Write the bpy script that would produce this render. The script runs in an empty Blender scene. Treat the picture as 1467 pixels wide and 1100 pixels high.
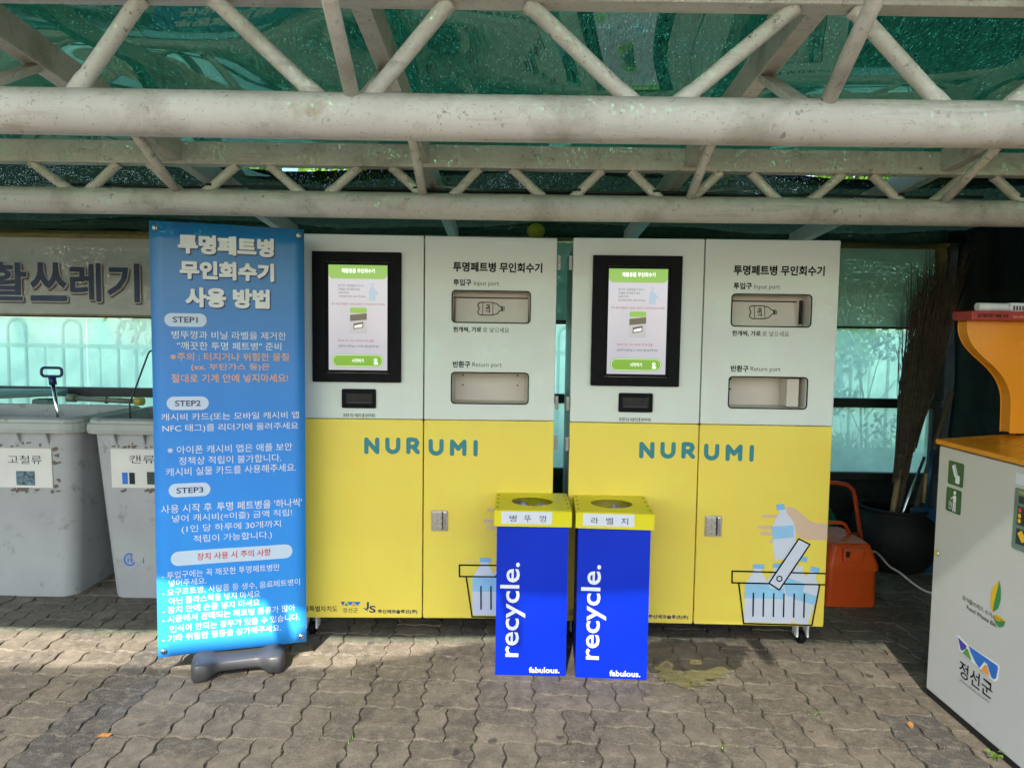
import bpy, bmesh, math, random
from mathutils import Vector, Matrix
random.seed(7)
C = bpy.context.scene.collection
sc = bpy.context.scene
# ---------------------------------------------------------------- camera
cam_d = bpy.data.cameras.new('camera'); cam = bpy.data.objects.new('camera', cam_d); C.objects.link(cam)
cam_d.sensor_width = 36; cam_d.lens = 36*1000/1467; cam_d.clip_start = .02; cam_d.clip_end = 900
cam.matrix_world = Matrix.Translation((0, 0, 1.45)) @ Matrix.Rotation(math.radians(90-3.9), 4, 'X') @ Matrix.Rotation(math.radians(.82), 4, 'Z')
sc.camera = cam
# ---------------------------------------------------------------- world, sun, exposure
SUN_TRAVEL = Vector((.18, 1.0, -.95)).normalized()
elev = math.asin(-SUN_TRAVEL.z)
w = bpy.data.worlds.new('World'); sc.world = w; w.use_nodes = True
nt = w.node_tree; nt.nodes.clear()
out = nt.nodes.new('ShaderNodeOutputWorld'); bg = nt.nodes.new('ShaderNodeBackground'); sky = nt.nodes.new('ShaderNodeTexSky')
sky.sky_type = 'NISHITA'; sky.sun_disc = False; sky.sun_elevation = elev
sky.sun_rotation = math.atan2(-SUN_TRAVEL.x, -SUN_TRAVEL.y); sky.air_density = 1.2; sky.dust_density = 1.0; sky.ozone_density = 1.0
bg.inputs['Strength'].default_value = .12
nt.links.new(sky.outputs[0], bg.inputs[0]); nt.links.new(bg.outputs[0], out.inputs[0])
sd = bpy.data.lights.new('sun', 'SUN'); sd.energy = 4.1; sd.angle = math.radians(.53); sd.color = (1, .945, .87)
so = bpy.data.objects.new('sun', sd); C.objects.link(so); so.location = (-2, -8, 8)
so.rotation_euler = SUN_TRAVEL.to_track_quat('-Z', 'Y').to_euler()
vs = sc.view_settings; vs.view_transform = 'Standard'; vs.look = 'None'; vs.exposure = 1.68; vs.gamma = 1; vs.use_curve_mapping = False
sc.cycles.use_denoising = True
try: sc.cycles.denoiser = 'OPENIMAGEDENOISE'
except Exception: pass
sc.cycles.max_bounces = 10; sc.cycles.transparent_max_bounces = 16; sc.cycles.transmission_bounces = 6
sc.cycles.caustics_reflective = False; sc.cycles.caustics_refractive = False
sc.cycles.sample_clamp_indirect = 6

# ---------------------------------------------------------------- materials
def srgb(h):
    h = h.lstrip('#'); r = []
    for i in (0, 2, 4):
        c = int(h[i:i+2], 16)/255; r.append(c/12.92 if c < .04045 else ((c+.055)/1.055)**2.4)
    return (r[0], r[1], r[2], 1)
def col(c): return srgb(c) if isinstance(c, str) else (c[0], c[1], c[2], 1)
class NT:
    def __init__(s, name):
        s.m = bpy.data.materials.new(name); s.m.use_nodes = True; s.t = s.m.node_tree; s.t.nodes.clear()
        s.out = s.t.nodes.new('ShaderNodeOutputMaterial')
    def n(s, typ, **k):
        x = s.t.nodes.new('ShaderNode'+typ)
        for a, b in k.items(): setattr(x, a, b)
        return x
    def l(s, a, b): s.t.links.new(a, b)
    def coord(s, kind='Object', scale=(1, 1, 1), rot=(0, 0, 0)):
        tc = s.n('TexCoord'); mp = s.n('Mapping'); mp.inputs['Scale'].default_value = scale; mp.inputs['Rotation'].default_value = rot
        s.l(tc.outputs[kind], mp.inputs[0]); return mp.outputs[0]
    def noise(s, vec, scale, detail=4, rough=.55):
        x = s.n('TexNoise'); x.inputs['Scale'].default_value = scale; x.inputs['Detail'].default_value = detail; x.inputs['Roughness'].default_value = rough
        if vec is not None: s.l(vec, x.inputs['Vector'])
        return x.outputs['Fac']
    def ramp(s, fac, stops):
        x = s.n('ValToRGB'); e = x.color_ramp.elements
        while len(e) < len(stops): e.new(.5)
        for k, (p, c) in enumerate(stops): e[k].position = p; e[k].color = col(c) if not isinstance(c, (int, float)) else (c, c, c, 1)
        s.l(fac, x.inputs[0]); return x.outputs[0]
    def mix(s, fac, a, b, mode='MIX'):
        x = s.n('Mix', data_type='RGBA', blend_type=mode)
        for k, v in ((0, fac), (6, a), (7, b)):
            if isinstance(v, (int, float)): x.inputs[k].default_value = v
            elif isinstance(v, (tuple, str)): x.inputs[k].default_value = col(v)
            else: s.l(v, x.inputs[k])
        return x.outputs[2]
    def math(s, op, a, b=0.0):
        x = s.n('Math', operation=op)
        for k, v in ((0, a), (1, b)):
            if isinstance(v, (int, float)): x.inputs[k].default_value = v
            else: s.l(v, x.inputs[k])
        return x.outputs[0]
    def bump(s, h, strength=.3, dist=.01):
        x = s.n('Bump'); x.inputs['Strength'].default_value = strength; x.inputs['Distance'].default_value = dist
        s.l(h, x.inputs['Height']); return x.outputs[0]
    def pbr(s, base, rough=.5, metal=0, bump=None, coat=0, spec=.5):
        p = s.n('BsdfPrincipled')
        for k, v in (('Base Color', base), ('Roughness', rough)):
            if isinstance(v, (int, float)): p.inputs[k].default_value = v
            elif isinstance(v, (tuple, str)): p.inputs[k].default_value = col(v)
            else: s.l(v, p.inputs[k])
        p.inputs['Metallic'].default_value = metal; p.inputs['Coat Weight'].default_value = coat; p.inputs['Specular IOR Level'].default_value = spec
        if bump is not None: s.l(bump, p.inputs['Normal'])
        s.l(p.outputs[0], s.out.inputs[0]); return p
def plain(name, c, rough=.5, metal=0, var=.12, vs_=14, coat=0, dirt=None, bump=.0, spec=.5):
    """paint / plastic with slight mottling, optional dirt specks"""
    m = NT(name); v = m.coord()
    c = col(c); n = m.noise(v, vs_, 5)
    lo = tuple(x*(1-var) for x in c[:3]); hi = tuple(min(1, x*(1+var)) for x in c[:3])
    base = m.ramp(n, [(.3, lo), (.7, hi)])
    if dirt:
        d = m.noise(v, dirt[1], 6, .7); f = m.ramp(d, [(dirt[2], 0.), (dirt[2]+.1, 1.)])
        base = m.mix(m.math('MULTIPLY', f, dirt[3] if len(dirt) > 3 else .8), base, dirt[0])
    r = m.ramp(m.noise(v, vs_*2.3, 3), [(.3, max(.02, rough-.07)), (.7, min(1, rough+.07))])
    b = m.bump(m.noise(v, vs_*6, 3), bump, .002) if bump else None
    m.pbr(base, r, metal, b, coat, spec); return m.m
M = {}
M['white'] = plain('white_powder_coat', (.71, .765, .715), .38, var=.03, vs_=3, dirt=((.5, .49, .44), 9, .66, .35), bump=.02)
M['yellow'] = plain('yellow_powder_coat', (.90, .71, .10), .36, var=.03, vs_=3, dirt=((.6, .45, .1), 8, .68, .3), bump=.02)
M['cabinet'] = plain('cabinet_side', (.6, .61, .58), .45, var=.05)
M['black'] = plain('black_plastic', (.008, .008, .010), .5, var=.2, spec=.07)
M['black_matt'] = plain('black_matt', (.015, .015, .015), .7, var=.2)
M['gasket'] = plain('dark_gap', (.02, .018, .012), .8)
M['steel'] = plain('brushed_steel', (.55, .54, .52), .32, 1, var=.1, vs_=40)
M['port_rim_steel'] = plain('dull_hinge_steel', (.30, .30, .29), .5, 1, var=.1)
M['chrome'] = plain('chrome', (.75, .76, .78), .12, 1, var=.05)
M['port_metal'] = plain('port_metal', (.62, .57, .50), .45, .0, var=.05, vs_=6)
M['ink'] = plain('black_ink', (.006, .010, .011), .8, var=.1, spec=.08)
M['ink_soft'] = plain('grey_ink', (.035, .042, .042), .8, var=.1, spec=.1)
M['teal_ink'] = plain('teal_print', (.028, .235, .27), .5, var=.06)
M['navy_ink'] = plain('navy_print', (.018, .018, .10), .5)
M['white_ink'] = plain('white_print', (.85, .87, .88), .55, var=.02)
M['pale_ink'] = plain('pale_print', (.62, .74, .90), .55, var=.02)
M['orange_ink'] = plain('orange_print', (.80, .45, .26), .55, var=.05)
M['red_ink'] = plain('red_print', (.68, .06, .05), .55, var=.05)
M['blue_ink'] = plain('blue_print', (.03, .17, .62), .5, var=.15, vs_=30)
M['violet_ink'] = plain('violet_print', (.08, .06, .42), .5)
M['green_ink'] = plain('green_print', (.13, .33, .06), .5)
M['amber_ink'] = plain('amber_print', (.80, .33, .06), .5)
M['skin_print'] = plain('skin_tone_print', (.72, .53, .37), .5, var=.02)
M['bottle_print'] = plain('pale_bottle_print', (.68, .73, .86), .5, var=.03)
M['bottle_band'] = plain('sky_blue_print', (.32, .62, .90), .5, var=.05)
M['cap_print'] = plain('cap_blue_print', (.22, .52, .85), .5, var=.05)
M['blue_plastic'] = plain('blue_corrugated_plastic', (.0008, .030, .56), .42, var=.10, vs_=2, spec=.25, dirt=((.10, .16, .6), 55, .70, .7))
M['lid_yellow'] = plain('yellow_corrugated_plastic', (.80, .70, .01), .4, var=.05, vs_=3)
M['paper'] = plain('label_paper', (.74, .76, .85), .6, var=.03)
M['board_white'] = plain('white_board', (.72, .70, .66), .55, var=.06, vs_=5, dirt=((.35, .28, .18), 9, .62, .5))
M['base_grey'] = plain('grey_blow_moulded_plastic', (.045, .045, .048), .46, var=.08, bump=.05)
M['bin_grey'] = plain('grey_container_plastic', (.385, .395, .40), .5, var=.10, vs_=3, dirt=((.13, .12, .10), 7, .58, .55), bump=.08)
M['bin_rim'] = plain('weathered_rim_plastic', (.40, .42, .39), .55, var=.12, vs_=5, dirt=((.16, .11, .05), 12, .58, .7), bump=.08)
M['lid_teal'] = plain('container_lid_plastic', (.10, .20, .19), .4, var=.1)
M['blue_grip'] = plain('blue_grip', (.01, .03, .13), .4)
M['orange_plastic'] = plain('orange_plastic', (.72, .095, .012), .36, var=.08, vs_=8, dirt=((.1, .03, .01), 14, .68, .6))
M['red_tube'] = plain('red_painted_tube', (.60, .07, .02), .4, var=.1)
M['basin_green'] = plain('green_plastic', (.02, .20, .09), .3)
M['jar_black'] = plain('black_rubber_tub', (.014, .014, .015), .6, var=.15, spec=.25, dirt=((.05, .045, .04), 9, .6, .5))
M['bamboo'] = plain('bamboo', (.34, .22, .09), .5, var=.25, vs_=9)
M['wood'] = plain('old_wood_stick', (.11, .08, .055), .7, var=.25, vs_=12)
M['twig'] = plain('broom_twigs', (.085, .062, .042), .8, var=.35, vs_=25)
M['dark_green_plastic'] = plain('dark_green_plastic', (.005, .05, .02), .5)
M['blue_tool'] = plain('blue_tool_plastic', (.01, .06, .14), .4)
M['cord_white'] = plain('white_cord', (.7, .7, .68), .45)
M['fwb_grey'] = plain('food_bin_panel', (.58, .58, .565), .36, var=.03, vs_=2.5, dirt=((.34, .32, .27), 5, .66, .4))
M['fwb_orange'] = plain('food_bin_orange', (.72, .27, .012), .25, var=.04, vs_=4)
M['red_box'] = plain('dark_red_plastic', (.32, .025, .018), .45)
M['sticker_green'] = plain('green_sticker', (.035, .12, .05), .45)
M['keypad_green'] = plain('keypad_green', (.12, .22, .18), .45)
M['leaf_yellow'] = plain('leaf_yellow_print', (.80, .50, .01), .45)
M['leaf_green'] = plain('leaf_green_print', (.03, .25, .08), .45)
M['navy_panel'] = plain('navy_panel', (.012, .018, .045), .4)
M['frame_dark'] = plain('dark_green_frame', (.010, .018, .014), .55, var=.2)
M['frame_olive'] = plain('olive_painted_edge', (.20, .19, .06), .6, var=.3, vs_=12)
M['sign_grey'] = plain('weathered_sign_board', (.46, .49, .46), .6, var=.10, vs_=3, dirt=((.16, .15, .11), 16, .62, .6))
M['sign_green_light'] = plain('sign_board_painted_green_light', (.36, .76, .64), .55, var=.12, vs_=4, dirt=((.1, .15, .12), 12, .66, .6))  # teal base carries the green light on a board in shade
M['sign_navy'] = plain('sign_navy_letter', (.012, .03, .085), .5)
M['sign_halo'] = plain('sign_letter_outline', (.50, .52, .48), .5)
M['sign_shadow'] = plain('sign_letter_brown', (.13, .10, .08), .6)
M['tarp_dark'] = plain('dark_green_tarp', (.004, .012, .009), .8, var=.3, vs_=5)
M['roll'] = plain('rolled_green_net', (.008, .05, .028), .75, var=.4, vs_=30, bump=.4)
M['yellow_ball'] = plain('yellow_green_ball', (.42, .42, .03), .55, var=.2, vs_=20, dirt=((.2, .1, .02), 30, .62))
M['cable_black'] = plain('black_cable', (.01, .01, .01), .5)
M['cable_grey'] = plain('grey_cable', (.35, .36, .36), .5)
M['joint'] = plain('joint_sand', (.055, .047, .036), .95, var=.5, vs_=60, bump=.5, dirt=((.26, .23, .19), 3.1, .52, .85))
M['leaf_dry'] = plain('dry_leaf', (.55, .24, .06), .6)
M['wood_grit'] = plain('pale_grit', (.34, .31, .26), .9, var=.5, vs_=8)
M['sprout'] = plain('sprout_leaf', (.16, .30, .03), .5)
M['bark'] = plain('bark', (.09, .07, .05), .85, var=.3)
M['fence_paint'] = plain('grey_green_fence_paint', (.26, .31, .28), .5)
M['caster_white'] = plain('white_caster', (.7, .7, .7), .4)
M['fitting_yellow'] = plain('yellow_fitting', (.45, .40, .06), .5)
M['tube_grey'] = plain('grey_green_tube', (.16, .20, .15), .5)
M['picture'] = plain('printed_photo', (.10, .16, .20), .5, var=.9, vs_=60)
M['picture_dark'] = plain('printed_photo_dark', (.03, .05, .04), .5, var=.6, vs_=60)
M['road'] = plain('pale_concrete', (.40, .40, .37), .9, var=.1)

def m_truss():
    m = NT('weathered_cream_paint'); v = m.coord('Object')
    base = m.ramp(m.noise(v, 2.5, 4), [(.3, (.63, .61, .57)), (.7, (.76, .74, .69))])
    big = m.ramp(m.noise(v, 4.5, 6, .65), [(.52, 0.), (.72, 1.)])
    base = m.mix(m.math('MULTIPLY', big, .62), base, (.27, .25, .19))
    st_ = m.ramp(m.noise(m.coord('Object', (3, 30, 30)), 1, 5, .65), [(.56, 0.), (.72, 1.)]); base = m.mix(m.math('MULTIPLY', st_, .45), base, (.25, .22, .17))
    sp = m.ramp(m.noise(v, 42, 5, .7), [(.59, 0.), (.68, 1.)])
    gate = m.ramp(m.noise(v, 4, 4), [(.42, .05), (.62, 1.)])
    base = m.mix(m.math('MULTIPLY', m.math('MULTIPLY', sp, gate), .85), base, (.07, .055, .04))
    sp2 = m.ramp(m.noise(v, 120, 2, .6), [(.64, 0.), (.69, 1.)])
    base = m.mix(m.math('MULTIPLY', sp2, .35), base, (.12, .09, .06))
    rs = m.ramp(m.noise(v, 3.1, 5, .7), [(.62, 0.), (.72, 1.)])
    base = m.mix(m.math('MULTIPLY', rs, .6), base, (.33, .16, .05))
    # darker olive tone on upward-facing paint
    ge = m.n('NewGeometry'); sx = m.n('SeparateXYZ'); m.l(ge.outputs['Normal'], sx.inputs[0])
    up = m.ramp(sx.outputs[2], [(.35, 0.), (.95, 1.)])
    base = m.mix(m.math('MULTIPLY', m.math('MULTIPLY', up, m.noise(v, 14, 5)), .9), base, (.13, .13, .08))
    m.pbr(base, .55, bump=m.bump(m.noise(v, 60, 4), .15, .002)); return m.m
M['truss'] = m_truss()
def m_paver(name, lo, hi):
    m = NT(name); v = m.coord('Object'); oi = m.n('ObjectInfo')
    off = m.n('VectorMath', operation='ADD'); sc_ = m.n('VectorMath', operation='SCALE')
    ge = m.n('NewGeometry'); m.l(ge.outputs['Position'], off.inputs[0])
    m.l(off.outputs[0], sc_.inputs[0]); sc_.inputs['Scale'].default_value = 1; P = sc_.outputs[0]
    base = m.ramp(oi.outputs['Random'], [(0, lo), (1, hi)])
    a = m.noise(P, 8, 7, .7); base = m.mix(m.ramp(a, [(.36, 0.), (.64, .78)]), base, (.060, .050, .040))
    a2 = m.noise(P, 23, 6, .7); base = m.mix(m.ramp(a2, [(.48, 0.), (.66, .55)]), base, (.30, .255, .19))
    g = m.noise(P, 260, 2, .5); base = m.mix(m.math('MULTIPLY', m.ramp(g, [(.45, 0.), (.62, 1.)]), .30), base, (.36, .32, .27))
    g2 = m.noise(P, 180, 2, .5); base = m.mix(m.math('MULTIPLY', m.ramp(g2, [(.58, 0.), (.66, 1.)]), .5), base, (.07, .06, .05))
    st = m.noise(P, 3.2, 3, .5); base = m.mix(m.ramp(st, [(.55, 0.), (.72, .35)]), base, (.27, .22, .16))
    sp = m.noise(P, 13, 2, .4); base = m.mix(m.ramp(sp, [(.70, 0.), (.74, .75)]), base, (.05, .045, .04))
    ms = m.noise(P, 2.1, 5, .7); base = m.mix(m.ramp(ms, [(.58, 0.), (.75, .30)]), base, (.10, .11, .045))
    h = m.mix(.5, m.noise(P, 220, 3), m.noise(P, 35, 4))
    m.pbr(base, .88, bump=m.bump(h, .55, .004), spec=.25); return m.m
M['paver'] = m_paver('concrete_paver', (.120, .098, .070), (.235, .192, .138))
M['paver_dark'] = m_paver('charcoal_paver', (.072, .067, .062), (.095, .088, .080))
def m_net(name, c, tl, hole, scale=(260, 24, 24), rot=(0, 0, .35), tintc=(.3, .9, .6)):
    """woven shade cloth: dark threads, light passing through its pin-holes"""
    m = NT(name); v = m.coord('Object', scale, rot)
    n = m.noise(v, 1, 2, .6); v2 = m.coord('Object', (5, 5, 5)); big = m.noise(v2, 1, 3)
    f = m.ramp(m.math('ADD', n, m.math('MULTIPLY', big, .12)), [(hole, 0.), (hole+.035, 1.)])
    d = m.n('BsdfDiffuse'); d.inputs[0].default_value = col(c)
    t = m.n('BsdfTranslucent'); wv_ = m.noise(m.coord('Object', (scale[0]*1.3, scale[1]*.35, scale[2]*.35), rot), 1, 3, .6); m.l(m.ramp(wv_, [(.40, tuple(q*.25 for q in tl)), (.62, tuple(q*2.6 for q in tl))]), t.inputs[0])
    a = m.n('AddShader'); m.l(d.outputs[0], a.inputs[0]); m.l(t.outputs[0], a.inputs[1])
    tr = m.n('BsdfTransparent'); tr.inputs[0].default_value = col(tintc)
    x = m.n('MixShader'); m.l(f, x.inputs[0]); m.l(a.outputs[0], x.inputs[1]); m.l(tr.outputs[0], x.inputs[2])
    m.l(x.outputs[0], m.out.inputs[0]); return m.m
M['net'] = m_net('green_shade_cloth', (.001, .008, .005), (.0018, .0135, .0085), .722, (360, 78, 78), (0, 0, .5), (.22, .72, .40))
M['net_black'] = m_net('black_shade_cloth', (.004, .007, .005), (.002, .005, .0035), .725, (210, 120, 120), (0, 0, .2), (.8, .9, .75))
def m_film():
    m = NT('glossy_clear_roof_film'); lw = m.n('LayerWeight'); lw.inputs[0].default_value = .5
    p = m.math('POWER', lw.outputs['Facing'], 3.0); f = m.math('ADD', m.math('MULTIPLY', p, .75), .042)
    tr = m.n('BsdfTransparent'); tr.inputs[0].default_value = (.72, .92, .84, 1)
    g = m.n('BsdfGlossy'); g.inputs['Roughness'].default_value = .035; g.inputs[0].default_value = (.8, 1, .93, 1)
    x = m.n('MixShader'); m.l(f, x.inputs[0]); m.l(tr.outputs[0], x.inputs[1]); m.l(g.outputs[0], x.inputs[2])
    m.l(x.outputs[0], m.out.inputs[0]); return m.m
M['film'] = m_film()
def m_pane(name, tint, tl, mixf=.5, gl=.06):
    m = NT(name); v = m.coord('Object')
    tr = m.n('BsdfTransparent'); tr.inputs[0].default_value = col(tint)
    t = m.n('BsdfTranslucent'); m.l(m.ramp(m.noise(v, 5, 6, .7), [(.3, tuple(x*.8 for x in tl)), (.7, tl)]), t.inputs[0])
    x = m.n('MixShader'); m.l(m.ramp(m.noise(v, 3, 5, .7), [(.3, mixf-.12), (.7, mixf+.12)]), x.inputs[0])
    m.l(tr.outputs[0], x.inputs[1]); m.l(t.outputs[0], x.inputs[2])
    g = m.n('BsdfGlossy'); g.inputs['Roughness'].default_value = .08
    y = m.n('MixShader'); y.inputs[0].default_value = gl; m.l(x.outputs[0], y.inputs[1]); m.l(g.outputs[0], y.inputs[2])
    m.l(y.outputs[0], m.out.inputs[0]); return m.m
M['pane'] = m_pane('green_tinted_pane', (.46, .97, .82), (.55, .98, .88), .80)
M['bag'] = m_pane('clear_plastic_bag', (.90, .92, .92), (.5, .52, .52), .10, .26)
M['bag_yellow_old'] = m_pane('yellow_plastic_film', (.97, .93, .7), (.62, .56, .30), .55, .16)
def m_streak():
    m = NT('streaky_yellow_film'); v = m.coord('Object', (14, 42, 14), (0, 0, .5)); f = m.ramp(m.noise(v, 1, 5, .65), [(.46, .0), (.66, .60)])
    tr = m.n('BsdfTransparent'); d = m.n('BsdfDiffuse'); d.inputs[0].default_value = (.48, .45, .31, 1); x = m.n('MixShader'); m.l(f, x.inputs[0]); m.l(tr.outputs[0], x.inputs[1]); m.l(d.outputs[0], x.inputs[2])
    m.l(x.outputs[0], m.out.inputs[0]); return m.m
M['bag_yellow'] = m_streak()
M['bag_white'] = plain('crumpled_white_liner', (.45, .46, .5), .35, var=.25, vs_=20)
def m_leafs(name, a, b):
    m = NT(name); v = m.coord('Object'); n = m.noise(v, 3.5, 4)
    c = m.ramp(n, [(.3, a), (.7, b)])
    d = m.n('BsdfDiffuse'); m.l(c, d.inputs[0]); t = m.n('BsdfTranslucent'); m.l(c, t.inputs[0])
    x = m.n('MixShader'); x.inputs[0].default_value = .35; m.l(d.outputs[0], x.inputs[1]); m.l(t.outputs[0], x.inputs[2])
    m.l(x.outputs[0], m.out.inputs[0]); return m.m
M['foliage'] = m_leafs('foliage', (.05, .12, .015), (.16, .28, .04))
M['foliage2'] = m_leafs('bright_foliage', (.12, .22, .02), (.30, .42, .06))
M['grass'] = m_leafs('grass_blades', (.10, .18, .02), (.25, .34, .06))
M['soil'] = plain('grass_soil', (.10, .13, .04), .9, var=.3)
def m_screen():
    m = NT('lit_white_screen'); e = m.n('Emission'); v = m.coord('Object', (3, 3, 3))
    m.l(m.ramp(m.noise(v, 1, 2), [(.3, (.60, .60, .68)), (.7, (.70, .68, .74))]), e.inputs[0]); e.inputs[1].default_value = .25
    p = m.n('BsdfPrincipled'); p.inputs['Base Color'].default_value = (.03, .03, .03, 1); p.inputs['Roughness'].default_value = .12
    a = m.n('AddShader'); m.l(e.outputs[0], a.inputs[0]); m.l(p.outputs[0], a.inputs[1]); m.l(a.outputs[0], m.out.inputs[0]); return m.m
def m_lit(name, c, s):
    m = NT(name); e = m.n('Emission'); e.inputs[0].default_value = col(c); e.inputs[1].default_value = s
    p = m.n('BsdfPrincipled'); p.inputs['Base Color'].default_value = (.02, .02, .02, 1); p.inputs['Roughness'].default_value = .12
    a = m.n('AddShader'); m.l(e.outputs[0], a.inputs[0]); m.l(p.outputs[0], a.inputs[1]); m.l(a.outputs[0], m.out.inputs[0]); return m.m
M['screen'] = m_screen(); M['scr_green'] = m_lit('screen_green', (.21, .45, .03), .30); M['scr_dark'] = m_lit('screen_dark', (.05, .05, .05), .3)
M['scr_red'] = m_lit('screen_red', (.40, .04, .06), .25); M['scr_white'] = m_lit('screen_bright', (.9, .95, .85), .45)
M['scr_blue'] = m_lit('screen_pale_blue', (.38, .52, .66), .28); M['scr_grey'] = m_lit('screen_pale_grey', (.50, .50, .53), .28)
def m_banner():
    m = NT('blue_print_and_shade_gradient'); tc = m.n('TexCoord'); sx = m.n('SeparateXYZ'); m.l(tc.outputs['Object'], sx.inputs[0])
    f = m.math('DIVIDE', sx.outputs[2], 1.9)
    c = m.ramp(f, [(0, (.035, .36, .95)), (.42, (.036, .31, .93)), (.72, (.036, .24, .68)), (1, (.022, .19, .45))])  # print gradient, with shade near the top mixed into its colour
    v = m.coord(); c = m.mix(.08, c, m.ramp(m.noise(v, 4, 4), [(.3, (.01, .1, .3)), (.7, (.06, .35, .8))]))
    m.pbr(c, .33, bump=m.bump(m.noise(v, 2.2, 2), .15, .02)); return m.m
M['banner'] = m_banner()

# ---------------------------------------------------------------- helpers
def link(o, parent=None):
    C.objects.link(o)
    if parent is not None: o.parent = parent
    return o
def thing(name, label, cat, loc=(0, 0, 0), rz=0, group=None):
    o = bpy.data.objects.new(name, None); o.empty_display_size = .1; link(o); o.location = loc; o.rotation_euler = (0, 0, rz)
    o['label'] = label; o['category'] = cat
    if group: o['group'] = group
    return o
def tag(o, label, cat, group=None):
    o['label'] = label; o['category'] = cat
    if group: o['group'] = group
    return o
class MB:
    def __init__(s): s.v = []; s.f = []; s.sm = []
    def add(s, vs_, fs, smooth=False):
        b = len(s.v); s.v += [tuple(v) for v in vs_]; s.f += [tuple(b+i for i in f) for f in fs]; s.sm += [smooth]*len(fs); return s
    def box(s, x0, x1, y0, y1, z0, z1):
        v = [(x0, y0, z0), (x1, y0, z0), (x1, y1, z0), (x0, y1, z0), (x0, y0, z1), (x1, y0, z1), (x1, y1, z1), (x0, y1, z1)]
        return s.add(v, [(0, 3, 2, 1), (4, 5, 6, 7), (0, 1, 5, 4), (1, 2, 6, 5), (2, 3, 7, 6), (3, 0, 4, 7)])
    def tube(s, pts, r, n=12, caps=True, smooth=True):
        pts = [Vector(p) for p in pts]; rs = r if isinstance(r, (list, tuple)) else [r]*len(pts); vs_ = []; up = None
        for i, p in enumerate(pts):
            d = (pts[min(i+1, len(pts)-1)]-pts[max(i-1, 0)]).normalized()
            if up is None:
                up = Vector((0, 0, 1)) if abs(d.z) < .9 else Vector((1, 0, 0))
            a = d.cross(up).normalized(); up = a.cross(d).normalized()
            for k in range(n):
                t = 2*math.pi*k/n; vs_.append(p+(a*math.cos(t)+up*math.sin(t))*rs[i])
        fs = [(i*n+k, i*n+(k+1) % n, (i+1)*n+(k+1) % n, (i+1)*n+k) for i in range(len(pts)-1) for k in range(n)]
        b = len(s.v); s.add(vs_, fs, smooth)
        if caps: s.f += [tuple(b+k for k in range(n))[::-1], tuple(b+(len(pts)-1)*n+k for k in range(n))]; s.sm += [False, False]
        return s
    def beam(s, a, b_, wx, wz):  # rectangular beam between two points
        a = Vector(a); b_ = Vector(b_); d = (b_-a).normalized(); up = Vector((0, 0, 1)) if abs(d.z) < .95 else Vector((0, 1, 0))
        r = d.cross(up).normalized()*wx/2; u = r.cross(d).normalized()*wz/2
        v = [p+q for p in (a, b_) for q in (-r-u, r-u, r+u, -r+u)]
        return s.add(v, [(0, 1, 2, 3), (7, 6, 5, 4), (0, 4, 5, 1), (1, 5, 6, 2), (2, 6, 7, 3), (3, 7, 4, 0)])
    def lathe(s, prof, c=(0, 0, 0), n=32):
        vs_ = []
        for (r, z) in prof:
            for k in range(n):
                t = 2*math.pi*k/n; vs_.append((c[0]+r*math.cos(t), c[1]+r*math.sin(t), c[2]+z))
        fs = [(i*n+k, i*n+(k+1) % n, (i+1)*n+(k+1) % n, (i+1)*n+k) for i in range(len(prof)-1) for k in range(n)]
        return s.add(vs_, fs, True)
    def loft(s, rings, closed=True, smooth=False):
        n = len(rings[0]); vs_ = [p for r in rings for p in r]
        fs = [(i*n+k, i*n+(k+1) % n, (i+1)*n+(k+1) % n, (i+1)*n+k) for i in range(len(rings)-1) for k in range(n if closed else n-1)]
        return s.add(vs_, fs, smooth)
    def cap(s, ring, flip=False):
        r = list(range(len(ring))); return s.add(ring, [tuple(r[::-1] if flip else r)])
    # flat print in a local plane: x right, z up, y = -layer
    def poly(s, pts, y=0): return s.add([(p[0], y, p[1]) for p in pts], [tuple(range(len(pts)))])
    def stroke(s, pts, wd, y=0, closed=False, cap=True):
        pts = [Vector((p[0], p[1])) for p in pts]
        if closed: pts.append(pts[0])
        k = 0
        for a, b in zip(pts[:-1], pts[1:]):
            d = (b-a).normalized(); ang = math.atan2(d.y, d.x); o = []
            m_ = 7 if cap else 2
            for j in range(m_): t = ang+math.pi/2+math.pi*j/(m_-1); o.append(a+Vector((math.cos(t), math.sin(t)))*wd/2)
            for j in range(m_): t = ang-math.pi/2+math.pi*j/(m_-1); o.append(b+Vector((math.cos(t), math.sin(t)))*wd/2)
            s.poly([(q.x, q.y) for q in o], y-k*.00004); k += 1
        return s
    def build(s, name, mat, parent=None, bevel=0, seg=2, auto=False, kind=None):
        me = bpy.data.meshes.new(name); me.from_pydata(s.v, [], s.f); me.materials.append(M[mat] if isinstance(mat, str) else mat)
        for p, q in zip(me.polygons, s.sm): p.use_smooth = q
        if bevel:
            bm = bmesh.new(); bm.from_mesh(me)
            bmesh.ops.remove_doubles(bm, verts=bm.verts, dist=1e-6)
            ed = [e for e in bm.edges if len(e.link_faces) == 2 and e.calc_face_angle(0) > .5]
            bmesh.ops.bevel(bm, geom=ed, offset=bevel, segments=seg, affect='EDGES', profile=.6, clamp_overlap=True)
            bmesh.ops.recalc_face_normals(bm, faces=bm.faces); bm.to_mesh(me); bm.free()
        me.update(); o = bpy.data.objects.new(name, me); link(o, parent)
        if kind: o['kind'] = kind
        return o
def rrect(u0, u1, v0, v1, r, n=6):
    o = []
    for cx, cy, a in ((u1-r, v1-r, 0), (u0+r, v1-r, 90), (u0+r, v0+r, 180), (u1-r, v0+r, 270)):
        for k in range(n+1):
            t = math.radians(a+90*k/n); o.append((cx+r*math.cos(t), cy+r*math.sin(t)))
    return o
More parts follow.
